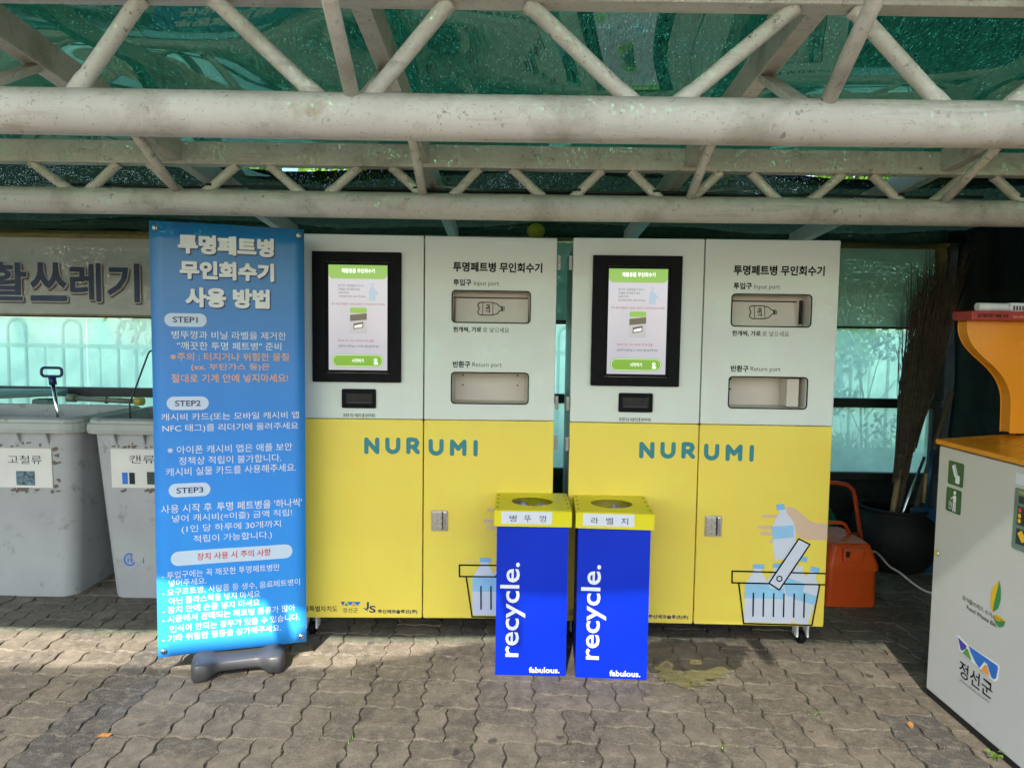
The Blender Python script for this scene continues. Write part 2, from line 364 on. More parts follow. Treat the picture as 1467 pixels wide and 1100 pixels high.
def ell(cx, cy, a, b, n=28, t0=0, t1=360): return [(cx+a*math.cos(math.radians(t0+(t1-t0)*k/n)), cy+b*math.sin(math.radians(t0+(t1-t0)*k/n))) for k in range(n + (1 if t1-t0 != 360 else 0))]
def plate_mesh(loops, thick, bev=0.0):
    """flat plate with holes (2-D curve filled), in x/z, front face at y=0, back at y=thick"""
    cu = bpy.data.curves.new('tmp', 'CURVE'); cu.dimensions = '2D'; cu.fill_mode = 'BOTH'; cu.extrude = max(thick/2-bev, 0); cu.bevel_depth = bev; cu.bevel_resolution = 2; cu.offset = -bev
    for lp in loops:
        sp = cu.splines.new('POLY'); sp.points.add(len(lp)-1); sp.use_cyclic_u = True
        for p, q in zip(sp.points, lp): p.co = (q[0], q[1], 0, 1)
    o = bpy.data.objects.new('tmp', cu); me = bpy.data.meshes.new_from_object(o)
    bpy.data.objects.remove(o); bpy.data.curves.remove(cu)
    for v in me.vertices: x, y, z = v.co; v.co = (x, thick/2-z, y)
    return me
def plate(name, loops, thick, mat, parent, bev=0.0, y=0.0):
    me = plate_mesh(loops, thick, bev); me.name = name; me.materials.append(M[mat])
    bm = bmesh.new(); bm.from_mesh(me); bmesh.ops.remove_doubles(bm, verts=bm.verts, dist=1e-6); bmesh.ops.recalc_face_normals(bm, faces=bm.faces); bm.to_mesh(me); bm.free()
    o = bpy.data.objects.new(name, me); link(o, parent); o.location.y = y; return o
_tc = {}; _to = []
def text_mesh(t, bold=0.0, res=3):
    k = (t, bold)
    if k in _tc: return _tc[k]
    if not _to:
        cu = bpy.data.curves.new('t', 'FONT'); cu.size = 1; cu.resolution_u = res; _to.append(bpy.data.objects.new('t', cu))
    o = _to[0]; o.data.body = t; o.data.offset = bold; me = bpy.data.meshes.new_from_object(o)
    vs_ = [(v.co.x, v.co.y) for v in me.vertices]; fs = [tuple(p.vertices) for p in me.polygons]
    bpy.data.meshes.remove(me); _tc[k] = (vs_, fs); return _tc[k]
# every string used below, converted in a few batches (one line of a text object each)
TEXTS = {
    0.0: ['"깨끗한 투명 페트병" 준비', '(1인 당 하루에 30개까지', 'JEONGSEON COUNTY', 'NFC 태그)를 리더기에 올려주세요', '※ 아이폰 캐시비 앱은 애플 보안', '껑', '넣어 캐시비(=이즐) 금액 적립!', '뚜', '라', '로 넣으세요', '벨', '병', '병뚜껑과 비닐 라벨을 제거한', '사용 시작 후 ', '적립이 가능합니다.)', '정책상 적립이 불가합니다.', '지', '캐시비 실물 카드를 사용해주세요.', '캐시비 카드(또는 모바일 캐시비 앱'],
    0.01: ['(ex. 부탄가스 등)은', '- 기타 위험한 행동을 삼가해주세요.', '- 시중에서 판매되는 페트병 종류가 많아', '- 장치 안에 손을 넣지 마세요', '※주의 : 터지거나 위험한 물질', '반드시 확인', '시작하기', '음식물쓰레기 배출 안내', '인식이 안되는 경우가 있을 수 있습니다.', '장치 사용 시 주의 사항', '절대로 기계 안에 넣지마세요!', "투명 페트병을 '하나씩'"],
    0.004: ['(페트병은', '라벨을 제거해주세요', '용기의 내용물을 비우고', '음식물쓰레기 수거시스템', '캐시비 카드 또는 모바일 캐시비 앱을', '투명페트병만 넣어주세요)'],
    0.005: ['- 요구르트병, 사탕통 등 생수, 음료페트병이', '- 투입구에는 꼭 깨끗한 투명페트병만', '넣어주세요.', '아닌 플라스틱을 넣지 마세요'],
    0.012: ['Food Waste Bin', 'J', 'STEP1', 'STEP2', 'STEP3', 'fabulous.', 'recycle.', '강원특별자치도', '기', '레', '무인회수기', '반환구', '사용 방법', '생', '쓰', '주신에코솔루션(주)', '투명페트병', '투명페트병 무인회수기', '투입구', '한개씩, 가로', '활', '휴대폰 또는 마을카드를 넣어주세요.'],
    -0.004: ['Input port', 'Return port', '고철류', '캔류'],
    0.02: ['PET', 'RFID', 'S', '재활용품 무인회수기'],
    0.006: ['실행하여 올려놓고 시작하기를 눌러주세요'],
    0.002: ['정선군'],
    0.008: ['정선군', '주의 폭발 위험물이나 깨지는 물건은 기기에 절대 넣지 마세요.'],
}
def batch_texts():
    for bold, lst in TEXTS.items():
        cu = bpy.data.curves.new('t', 'FONT'); cu.size = 1; cu.resolution_u = 3; cu.offset = bold; cu.space_line = 4; cu.body = '\n'.join(lst)
        o = bpy.data.objects.new('t', cu); me = bpy.data.meshes.new_from_object(o)
        ys = [v.co.y for v in me.vertices]; step = 4.0
        res = [([], {}, []) for _ in lst]
        for p in me.polygons:
            k = int(round(-(sum(ys[i] for i in p.vertices)/len(p.vertices)-.35)/step)); k = max(0, min(len(lst)-1, k)); vs_, mp, fs = res[k]; f = []
            for i in p.vertices:
                if i not in mp: mp[i] = len(vs_); c = me.vertices[i].co; vs_.append((c.x, c.y+k*step))
                f.append(mp[i])
            fs.append(tuple(f))
        for t, (vs_, mp, fs) in zip(lst, res): _tc[t, bold] = (vs_, fs)
        bpy.data.objects.remove(o); bpy.data.meshes.remove(me)
batch_texts()
def put_text(mb, t, u0, u1, zc, h, y, bold=0.0, italic=0.0, slope=0.0):
    if bold > .02:   # heavy lettering: the same glyphs laid over each other, each shifted a little
        r = bold*h*.75; n = 8 if bold > .03 else 4
        for k in range(n):
            a = 2*math.pi*k/n+.4; put_text(mb, t, u0+r+r*math.cos(a), u1-r+r*math.cos(a), zc+r*math.sin(a), h-2*r, y-.00003*k, .012, italic, slope)
        return
    vs_, fs = text_mesh(t, bold)
    if not vs_: return
    x0 = min(v[0] for v in vs_); x1 = max(v[0] for v in vs_); y0 = min(v[1] for v in vs_); y1 = max(v[1] for v in vs_)
    sx = (u1-u0)/(x1-x0); sy = h/(y1-y0)
    mb.add([(u0+(v[0]-x0)*sx+italic*(v[1]-y0)*sy, y, zc+(v[1]-(y0+y1)/2)*sy+slope*(v[0]-x0)*sx) for v in vs_], fs)
def copy_tree(o, parent=None):
    c = o.copy(); C.objects.link(c); c.parent = parent
    for ch in list(o.children): copy_tree(ch, c)
    return c

# ---------------------------------------------------------------- setting: ground and paving
gm = MB(); gm.box(-40, 40, -30, 5.0, -.3, -.0085)
pavement = gm.build('pavement', 'joint'); pavement['kind'] = 'structure'
g2 = MB(); g2.box(-400, 400, 5.0, 400, -.3, .10); g2.box(-400, -40, -400, 5, -.3, -.02); g2.box(40, 400, -400, 5, -.3, -.02); g2.box(-40, 40, -400, -30, -.3, -.02)
gd = g2.build('ground', 'soil'); gd['kind'] = 'structure'
CELL = .2225; PX0 = .105; PY0 = 3.077; AMP = .0075
def wv(x):
    t = (x/(CELL/2)) % 1.0
    return AMP*max(-1, min(1, 1.5*math.sin(2*math.pi*t)))
def edge_pts(a0, a1, n=9): return [a0+(a1-a0)*k/(n-1) for k in range(n)]
def paver_outline(x0, x1, y0, y1):
    o = []
    for x in edge_pts(x0, x1)[:-1]: o.append((x, y0+wv(x)))
    for y in edge_pts(y0, y1)[:-1]: o.append((x1+wv(y), y))
    for x in edge_pts(x1, x0)[:-1]: o.append((x, y1+wv(x)))
    for y in edge_pts(y1, y0)[:-1]: o.append((x0+wv(y), y))
    return o
def paver_rings(pts, cx, cy, gap, h):
    def shr(p, d):
        v = Vector((p[0]-cx, p[1]-cy)); L = v.length; return (p[0]-v.x/L*d, p[1]-v.y/L*d)
    a = [(*shr(p, gap), -.014) for p in pts]; b = [(*shr(p, gap), h-.005) for p in pts]; c = [(*shr(p, gap+.0015), h-.0012) for p in pts]; d = [(*shr(p, gap+.0045), h) for p in pts]
    return a, b, c, d
proto = {}
for kind_ in ('H', 'V'):
    for var in range(3):
        r_ = random.Random(var+5)
        w_, h_ = (CELL, CELL/2) if kind_ == 'H' else (CELL/2, CELL)
        pts = paver_outline(0, w_, 0, h_); gap = .0027+.0014*var/2
        pts = [(p[0]+r_.uniform(-.0009, .0009), p[1]+r_.uniform(-.0009, .0009)) for p in pts]
        a, b, c, d = paver_rings(pts, w_/2, h_/2, gap, 0)
        mb = MB(); mb.loft([a, b, c, d]); mb.cap(d); proto[kind_, var] = mb
pav_list = []
for i in range(-20, 18):
    for j in range(-18, 10):
        x = PX0+i*CELL; y = PY0+j*CELL
        if y+CELL > 5.0: continue
        dark = (i == -8) or (i == 6 and j < -2)
        if (i+j) % 2 == 0: cells = [('H', x, y), ('H', x, y+CELL/2)]
        else: cells = [('V', x, y), ('V', x+CELL/2, y)]
        for (k, xx, yy) in cells:
            cx, cy = xx+CELL/(2 if k == 'H' else 4), yy+CELL/(4 if k == 'H' else 2)
            px = 733+cx/cy*1000 if cy > .3 else 9e9; py = 482+1450/cy if cy > .3 else 9e9
            vis = -30 < px < 1500 and py < 1110
            hidden = (-.9 < cx < 1.4 and cy > 3.45) or (px > 1340 and cx > 1.76) or (-2.2 < cx < -.9 and cy > 3.8) or (cx < -2.3 and cy > 3.8)
            pav_list.append((not (vis and not hidden), cy, k, xx, yy, dark))
pav_list.sort(key=lambda q: (q[0], q[1]))
meshes = {}
for (k, v), mb in proto.items():
    for dk in (0, 1):
        me = bpy.data.meshes.new('paving_block'); me.from_pydata(mb.v, [], mb.f); me.materials.append(M['paver_dark' if dk else 'paver']); me.update(); meshes[k, v, dk] = me
rest = MB(); rest_d = MB(); rr = random.Random(3)
for n_, (hid, cy, k, xx, yy, dark) in enumerate(pav_list):
    v = rr.randrange(3); dz = rr.uniform(-.0022, .0022); tx = rr.uniform(-.008, .008); ty = rr.uniform(-.008, .008)
    if n_ < 299 and not hid:
        o = bpy.data.objects.new('paving_block', meshes[k, v, int(dark)]); link(o, pavement)
        o.location = (xx, yy, dz); o.rotation_euler = (tx, ty, rr.uniform(-.006, .006))
    else:
        mb = rest_d if dark else rest
        mb.add([(a+xx, b+yy, c+dz+ty*.02) for a, b, c in proto[k, v].v], proto[k, v].f)
rest.build('paving_blocks', 'paver', pavement, kind='stuff'); rest_d.build('charcoal_paving_blocks', 'paver_dark', pavement, kind='stuff')

# ---------------------------------------------------------------- back wall with tinted glazing
YW = 4.75
bw = thing('back_wall', 'low dark back wall of the shelter with green tinted glazing above it', 'wall', (0, YW, 0))
mb = MB(); mb.box(-5.2, 2.93, 0, .05, 0, .50); mb.build('wall_panel', 'tarp_dark', bw)
mb = MB(); mb.box(-5.2, 2.93, -.02, .04, .503, .553); mb.build('rail', 'frame_dark', bw, .004)
mb = MB(); mb.box(-5.2, 2.93, -.02, .04, 1.0, 1.062); mb.build('rail', 'frame_dark', bw, .004)
mb = MB(); mb.box(-5.2, 2.93, .0, .045, 1.535, 1.56); mb.build('rail', 'frame_dark', bw, .004)
mb = MB(); mb.box(-5.2, 2.93, .0, .045, 2.09, 2.12); mb.build('rail', 'frame_olive', bw, .004)
xs = [-5.2, -4.05, -2.9, -1.75, -.6, .5, 1.7, 2.86]
for a, b in zip(xs[:-1], xs[1:]):
    for z0, z1 in ((.555, .998), (1.064, 1.533)):
        mb = MB(); n = 8
        vs_ = []
        for j in range(n+1):
            for i in range(n+1):
                u, v = i/n, j/n; vs_.append((a+.0004+(b-a-.0008)*u, .012+.004*math.sin(3*u+a)*math.sin(math.pi*v), z0+(z1-z0)*v))
        mb.add(vs_, [(j*(n+1)+i, j*(n+1)+i+1, (j+1)*(n+1)+i+1, (j+1)*(n+1)+i) for j in range(n) for i in range(n)], True)
        mb.build('pane', 'pane', bw)
mb = MB(); mb.box(2.862, 2.93, -.03, .045, .556, 1.0); mb.box(2.862, 2.93, -.03, .045, 1.063, 2.089); mb.build('corner_post', 'frame_dark', bw, .004)
mb = MB(); mb.box(2.932, 3.5, .02, .06, 0, 2.30); mb.build('corner_tarp', 'tarp_dark', bw)
# sign boards on the wall
sg = thing('sign_board', 'wide weathered grey sign board with large navy Korean letters above the grey containers', 'sign', (0, YW-.06, 0))
mb = MB(); mb.box(-4.6, -.75, 0, .035, 1.545, 2.085); mb.build('board', 'sign_grey', sg, .004)
mb = MB(); mb.box(-4.6, -.75, -.012, -.001, 2.06, 2.085); mb.box(-4.6, -.75, -.012, -.001, 1.545, 1.556); mb.build('trim', 'frame_olive', sg)
LET = [("생", -3.81, -3.53), ("활", -3.515, -3.238), ("쓰", -3.228, -2.970), ("레", -2.962, -2.742), ("기", -2.715, -2.485)]
def wall_u(px): return (px-733.5)/1000*(YW-.06)*1.017
for mat, bold, dx, dz, y in (('sign_shadow', .06, .008, -.011, -.002), ('sign_halo', .06, 0, 0, -.004), ('sign_navy', .021, 0, 0, -.006)):
    mb = MB()
    for t, u0, u1 in LET: put_text(mb, t, u0+dx+.01-bold*.2, u1+dx-.01+bold*.2, 1.768+dz, .25+bold*.35, y, bold)
    mb.build('lettering', mat, sg)
sb = thing('sign_board', 'blank sign board, green light put into its teal colour, with olive edge right of the right machine', 'sign', (0, YW-.06, 0))
mb = MB(); mb.box(1.95, 2.80, 0, .03, 1.55, 2.065); mb.build('board', 'sign_green_light', sb, .003)
mb = MB(); mb.box(1.95, 2.873, -.01, .03, 2.067, 2.10); mb.box(2.803, 2.873, -.014, .03, 1.55, 2.066); mb.build('trim', 'frame_olive', sb, .003)
sb = thing('sign_board', 'blank sign board, green light put into its teal colour, seen through the gap between the two machines', 'sign', (0, YW-.06, 0))
mb = MB(); mb.box(-.65, 1.85, 0, .03, 1.55, 2.075); mb.build('board', 'sign_green_light', sb, .003)
mb = MB(); mb.box(-.65, 1.85, -.01, -.001, 1.55, 1.562); mb.build('trim', 'frame_dark', sb)
# side wall of dark tarp with folds, right
st = MB(); n = 60; vs_ = []
for i in range(n+1):
    y = .9+(4.7-.9)*i/n; x = 2.98+.03*math.sin(y*9)+.02*math.sin(y*23)
    for z in (0, .6, 1.2, 1.8, 2.5): vs_.append((x+.02*math.sin(z*5+y*3), y, z))
st.add(vs_, [(i*5+k, (i+1)*5+k, (i+1)*5+k+1, i*5+k+1) for i in range(n) for k in range(4)], True)
o = st.build('side_curtain', 'tarp_dark'); tag(o, 'dark green tarp curtain closing the right side of the shelter', 'curtain')
o.modifiers.new('thick', 'SOLIDIFY').thickness = .004
ct = MB(); vs_ = []
for i in range(31):
    x = 2.0+1.2*i/30
    for z in (0.05, .8, 1.6, 2.3): vs_.append((x, 4.98+.02*math.sin(x*19)+.01*math.sin(z*7), z))
# ---------------------------------------------------------------- roof nets and film
def roofz(y): return 2.27+(3.0-y)*.10 if y > 1.0 else 2.47
def sheet(name, mat, x0, x1, y0, y1, nx, ny, fz, label, cat, edge=None):
    mb = MB(); vs_ = []
    for j in range(ny+1):
        for i in range(nx+1):
            x = x0+(x1-x0)*i/nx; y = y0+(y1-y0)*j/ny
            if edge and j == ny: y += edge(x)
            vs_.append((x, y, fz(x, y)))
    mb.add(vs_, [(j*(nx+1)+i, j*(nx+1)+i+1, (j+1)*(nx+1)+i+1, (j+1)*(nx+1)+i) for j in range(ny) for i in range(nx)], True)
    o = mb.build(name, mat); tag(o, label, cat); return o
def film_z(x, y):
    z = 2.30+(3.0-y)*.085 if y > .6 else 2.50
    return z+.018*math.sin(x*2.1+y*1.3)*math.sin(y*2.7+.4)+.010*math.sin(x*5.3-y*4.1+1)+.006*math.sin(y*9+x*1.7)
sheet('roof_film', 'film', -4.8, 3.4, .62, 3.42, 130, 60, lambda x, y: film_z(x, y)-.012, 'glossy clear film stretched under the green roof net', 'roof film', lambda x: .10*math.sin((x+.3)*1.9)**2)
sheet('roof_net', 'net', -4.8, 3.4, .60, 3.44, 60, 30, lambda x, y: film_z(x, y)+.05, 'green woven shade net covering the front of the shelter roof', 'roof net', lambda x: .10*math.sin((x+.3)*1.9)**2)
sheet('roof_net', 'net_black', -4.8, 3.4, 3.42, 4.95, 60, 16, lambda x, y: 2.257+(3.42-y)*.085+.026*math.sin(x*2.3+.5)+.008*math.sin(x*7), 'nearly black shade net over the back strip of the roof', 'roof net')
# valance hanging at the back and the rolled edge
vm = MB(); vs_ = []
for i in range(121):
    x = -4.8+8.2*i/120
    for k in range(4): vs_.append((x, 4.62+.012*math.sin(x*11+k), 2.235-.045*k))
vm.add(vs_, [(i*4+k, (i+1)*4+k, (i+1)*4+k+1, i*4+k+1) for i in range(120) for k in range(3)], True)
o = vm.build('valance_net', 'net_black'); tag(o, 'black sparkling shade net hanging along the top of the back wall', 'shade net')
rm = MB(); pts = []; rs = []
for i in range(140):
    x = -4.8+7.6*i/139; drop = 0.0
    pts.append((x, 4.60, 2.135+.012*math.sin(x*1.9+.8)+.006*math.sin(x*7))); rs.append(.042+.006*math.sin(x*5.1)+.004*math.sin(x*13))
rm.tube(pts, rs, 14)
o = rm.build('rolled_net', 'roll'); tag(o, 'dark green net rolled into a long sausage above the machines', 'rolled net')

# ---------------------------------------------------------------- steel trusses
def sagz(x, k): return -k*max(0, 1-(x/1.25)**2) if abs(x) < 1.25 else 0
def truss(y, zc, z_up0, z_up1, webs, braces, label, sag, up_w=.06, ymid=0):
    t = thing('roof_truss', label, 'truss', (0, y, 0), 0, 'steel trusses under the shelter roof')
    mb = MB(); pts = [(-5.0+9.0*i/60, 0, zc+sagz(-5.0+9.0*i/60, sag)) for i in range(61)]; mb.tube(pts, .0545, 28); mb.build('lower_chord', 'truss', t)
    mb = MB(); mb.box(-5.0, 4.0, -up_w/2, up_w/2, z_up0, z_up1); mb.build('upper_chord', 'truss', t, .004)
    for (x0, z0), (x1, z1) in webs:
        mb = MB(); d = Vector((x1-x0, 0, z1-z0)).normalized()*.03
        lo = (x0, z0) if z0 < z1 else (x1, z1); hi = (x1, z1) if z0 < z1 else (x0, z0)
        d = Vector((hi[0]-lo[0], 0, hi[1]-lo[1])).normalized()
        q = lambda e: (lo[0]+(hi[0]-lo[0])*e, 0, lo[1]+(hi[1]-lo[1])*e)
        mb.tube([(lo[0]-d.x*.05, 0, lo[1]-d.z*.05), q(-.02), q(.035), q(.07), q(.95), q(.985), (hi[0]+d.x*.006, 0, hi[1]+d.z*.006)], [.0225, .0225, .0215, .0195, .0195, .0215, .0225], 16); mb.build('web_pipe', 'truss', t)
        mb = MB(); 
    return t
W1 = [((-.169, 2.24), (-.336, 2.04)), ((-1.044, 2.05), (-.905, 2.24)), ((-.497, 2.035), (-.721, 2.24)), ((.031, 2.24), (.262, 2.034)), ((.414, 2.034), (.658, 2.24)), ((1.013, 2.036), (.809, 2.24)), ((1.215, 2.042), (1.44, 2.24)), ((-1.30, 2.04), (-1.12, 2.24)), ((-1.62, 2.24), (-1.42, 2.04)), ((1.80, 2.04), (1.58, 2.24))]
t1 = truss(1.73, 1.978, 2.24, 2.34, [w_ for i, w_ in enumerate(W1) if i != 7], [], 'nearest steel truss of thick cream pipe with diagonals across the top of the view', .003)
W2 = [((-2.035, 2.15), (-1.917, 2.064)), ((-1.678, 2.15), (-1.772, 2.063)), ((-1.534, 2.15), (-1.439, 2.059)), ((-1.178, 2.15), (-1.285, 2.056)), ((-1.031, 2.15), (-.922, 2.055)), ((-.662, 2.15), (-.766, 2.057)), ((-.515, 2.15), (-.415, 2.062)), ((-.156, 2.15), (-.243, 2.056)), ((-.008, 2.15), (.096, 2.055)), ((.36, 2.148), (.267, 2.055)), ((.492, 2.148), (.592, 2.055)), ((.861, 2.148), (.761, 2.05)), ((.999, 2.148), (1.094, 2.054)), ((1.376, 2.148), (1.263, 2.048)), ((1.509, 2.148), (1.623, 2.047)), ((1.886, 2.148), (1.779, 2.049)), ((2.024, 2.148), (2.133, 2.054))]
t2 = truss(3.0, 1.997, 2.15, 2.243, W2, [], 'farther steel truss of cream pipe just above the machines', .003)
for x in (-1.285, -1.44, -.415, .267, .592, 1.623, 2.133):  # black cable ties
    mb = MB(); mb.tube([(x, 3.0, 2.062), (x, 3.0, 2.072)], .0225, 14); o = mb.build('cable_tie', 'cable_black', t2); o.location = (0, -3.0, 0)
# rafters
for n_, (x, lab) in enumerate(((-1.42, 'left rafter running back over the blue banner'), (-.385, 'second rafter from the left above the left machine'), (.735, 'rust stained rafter above the right machine'), (1.80, 'right rafter running back above the orange topped bin'))):
    rf = thing('rafter', 'cream rectangular steel '+lab, 'rafter', (x, 0, 0), 0, 'rafters crossing the trusses')
    mb = MB()
    zb = lambda y: 2.25-(y-1.73)*.071
    mb.beam((0, .58, zb(.58)+.045), (0, 1.70, zb(1.70)+.045), .05, .09); mb.beam((0, 1.76, zb(1.76)+.045), (0, 2.968, zb(2.968)+.045), .05, .09); mb.beam((0, 3.032, zb(3.032)+.045), (0, 4.7, zb(4.7)+.045), .05, .09)
    mb.build('beam', 'truss', rf, .003)
    s = -1 if x > 0 else 1
    mb = MB(); mb.tube([(-.015*s, 1.35, zb(1.35)), (-.005*s, 1.71, 2.01)], .0185, 12); mb.build('brace', 'truss', rf)
    mb = MB(); mb.beam((0, 2.12, zb(2.12)), (0, 1.77, 2.015), .04, .02); mb.build('brace', 'truss', rf)
    mb = MB(); mb.tube([(0, 2.66, zb(2.66)), (0, 2.985, 2.035)], .0185, 12); mb.build('brace', 'truss', rf)
    mb = MB(); mb.beam((0, 3.36, zb(3.36)), (0, 3.03, 2.035), .04, .02); mb.build('brace', 'truss', rf)
# cables on the far truss
mb = MB(); mb.tube([(-1.9+3.9*i/40, 3.03, 2.068+.004*math.sin(i)) for i in range(41)], .006, 8)
tag(mb.build('cable', 'cable_black'), 'black cable lying along the top of the far truss pipe', 'cable')
mb = MB(); mb.box(-.72, 1.13, 3.05, 3.075, 2.052, 2.070)
tag(mb.build('flat_bar', 'ink_soft', None, .002), 'thin dark metal bar lying behind the far truss pipe', 'bar')
mb = MB(); mb.tube([(-.5+1.6*i/30, 3.3, 2.155-.05*math.sin(math.pi*i/30)) for i in range(31)], .005, 8)
tag(mb.build('cable', 'cable_grey'), 'thin pale grey cable sagging behind the far truss', 'cable')
m_ = NT('sun_dimming_mesh'); d_ = m_.n('BsdfTranslucent'); d_.inputs[0].default_value = (.55, .55, .53, 1); tr_ = m_.n('BsdfTransparent'); x_ = m_.n('MixShader'); x_.inputs[0].default_value = .30  # unseen mesh sheet, added to weaken the sun on the foreground paving
m_.l(d_.outputs[0], x_.inputs[1]); m_.l(tr_.outputs[0], x_.inputs[2]); m_.l(x_.outputs[0], m_.out.inputs[0]); M['dimmer'] = m_.m
mb = MB(); vs_ = []
for i in range(41):
    x = -6.5+12.0*i/40; yb = -.58+.46*(1/(1+math.exp(-(x+1.05)*5)))+.04*math.sin(x*2)
    for k in range(9): t_ = k/8; vs_.append((x, -5.2+(yb+5.2)*t_, 3.3-.12*math.sin(math.pi*t_)*math.sin(math.pi*i/40)))
mb.add(vs_, [(i*9+k, (i+1)*9+k, (i+1)*9+k+1, i*9+k+1) for i in range(40) for k in range(8)], True)
tag(mb.build('sun_dimmer', 'dimmer'), 'unseen added sail over the forecourt in front of the shelter', 'shade sail')
# posts of the shelter (outside the frame) that carry the trusses
for x in (-4.6, 3.5):
    for y in (1.73, 3.0):
        mb = MB(); mb.tube([(x, y, -.01), (x, y, 1.925)], .06, 16); o = mb.build('shelter_post', 'truss'); tag(o, 'cream steel post at the %s end of the %s truss' % ('left' if x < 0 else 'right', 'near' if y < 2 else 'far'), 'post')
# ball
bt = thing('ball', 'yellow green ball hanging from the rolled net above the left machine', 'ball', (.1, 3.42, 0))
mb = MB(); n = 14
prof = [(.0426*math.sin(math.pi*k/n)*(1+.05*math.sin(k)), -.040*math.cos(math.pi*k/n)) for k in range(n+1)]; prof[0] = (.001, -.04); prof[-1] = (.001, .04)
mb.lathe(prof, (.005, 0, 1.957), 20); mb.build('ball_body', 'yellow_ball', bt)
mb = MB(); mb.tube([(0, 0, 1.995), (-.02, .1, 2.05), (-.01, -.38, 2.07)], .004, 6); mb.build('string', 'cable_black', bt)

# ---------------------------------------------------------------- the collection machines
def arc_bottle(cx, z0, w, h, ang=0.0):
    """outline of a PET bottle standing at (cx,z0), width w, height h (without cap)"""
    P = [(-.46, 0), (-.5, .04), (-.48, .10), (-.5, .14), (-.5, .62), (-.46, .72), (-.34, .82), (-.2, .90), (-.17, .93), (-.17, 1), (.17, 1), (.17, .93), (.2, .90), (.34, .82), (.46, .72), (.5, .62), (.5, .14), (.48, .10), (.5, .04), (.46, 0)]
    ca, sa = math.cos(ang), math.sin(ang)
    return [(cx+(p[0]*w)*ca-(p[1]*h)*sa, z0+(p[0]*w)*sa+(p[1]*h)*ca) for p in P]
def rot(pts, cx, z0, ang):
    ca, sa = math.cos(ang), math.sin(ang); return [(cx+p[0]*ca-p[1]*sa, z0+p[0]*sa+p[1]*ca) for p in pts]
LTR = {'N': [[(0, 0), (0, 1), (1, 0), (1, 1)]], 'U': [[(0, 1)]+[(.5-.5*math.cos(math.radians(a)), .42-.42*math.sin(math.radians(a))) for a in range(0, 181, 20)]+[(1, 1)]],
       'R': [[(0, 0), (0, 1), (.5, 1), (.8, .95), (.95, .75), (.8, .5), (.5, .42), (.05, .42)], [(.5, .42), (1, 0)]],
       'M': [[(0, 0), (0, 1), (.5, .42), (1, 1), (1, 0)]], 'I': [[(0, 0), (0, 1)]]}
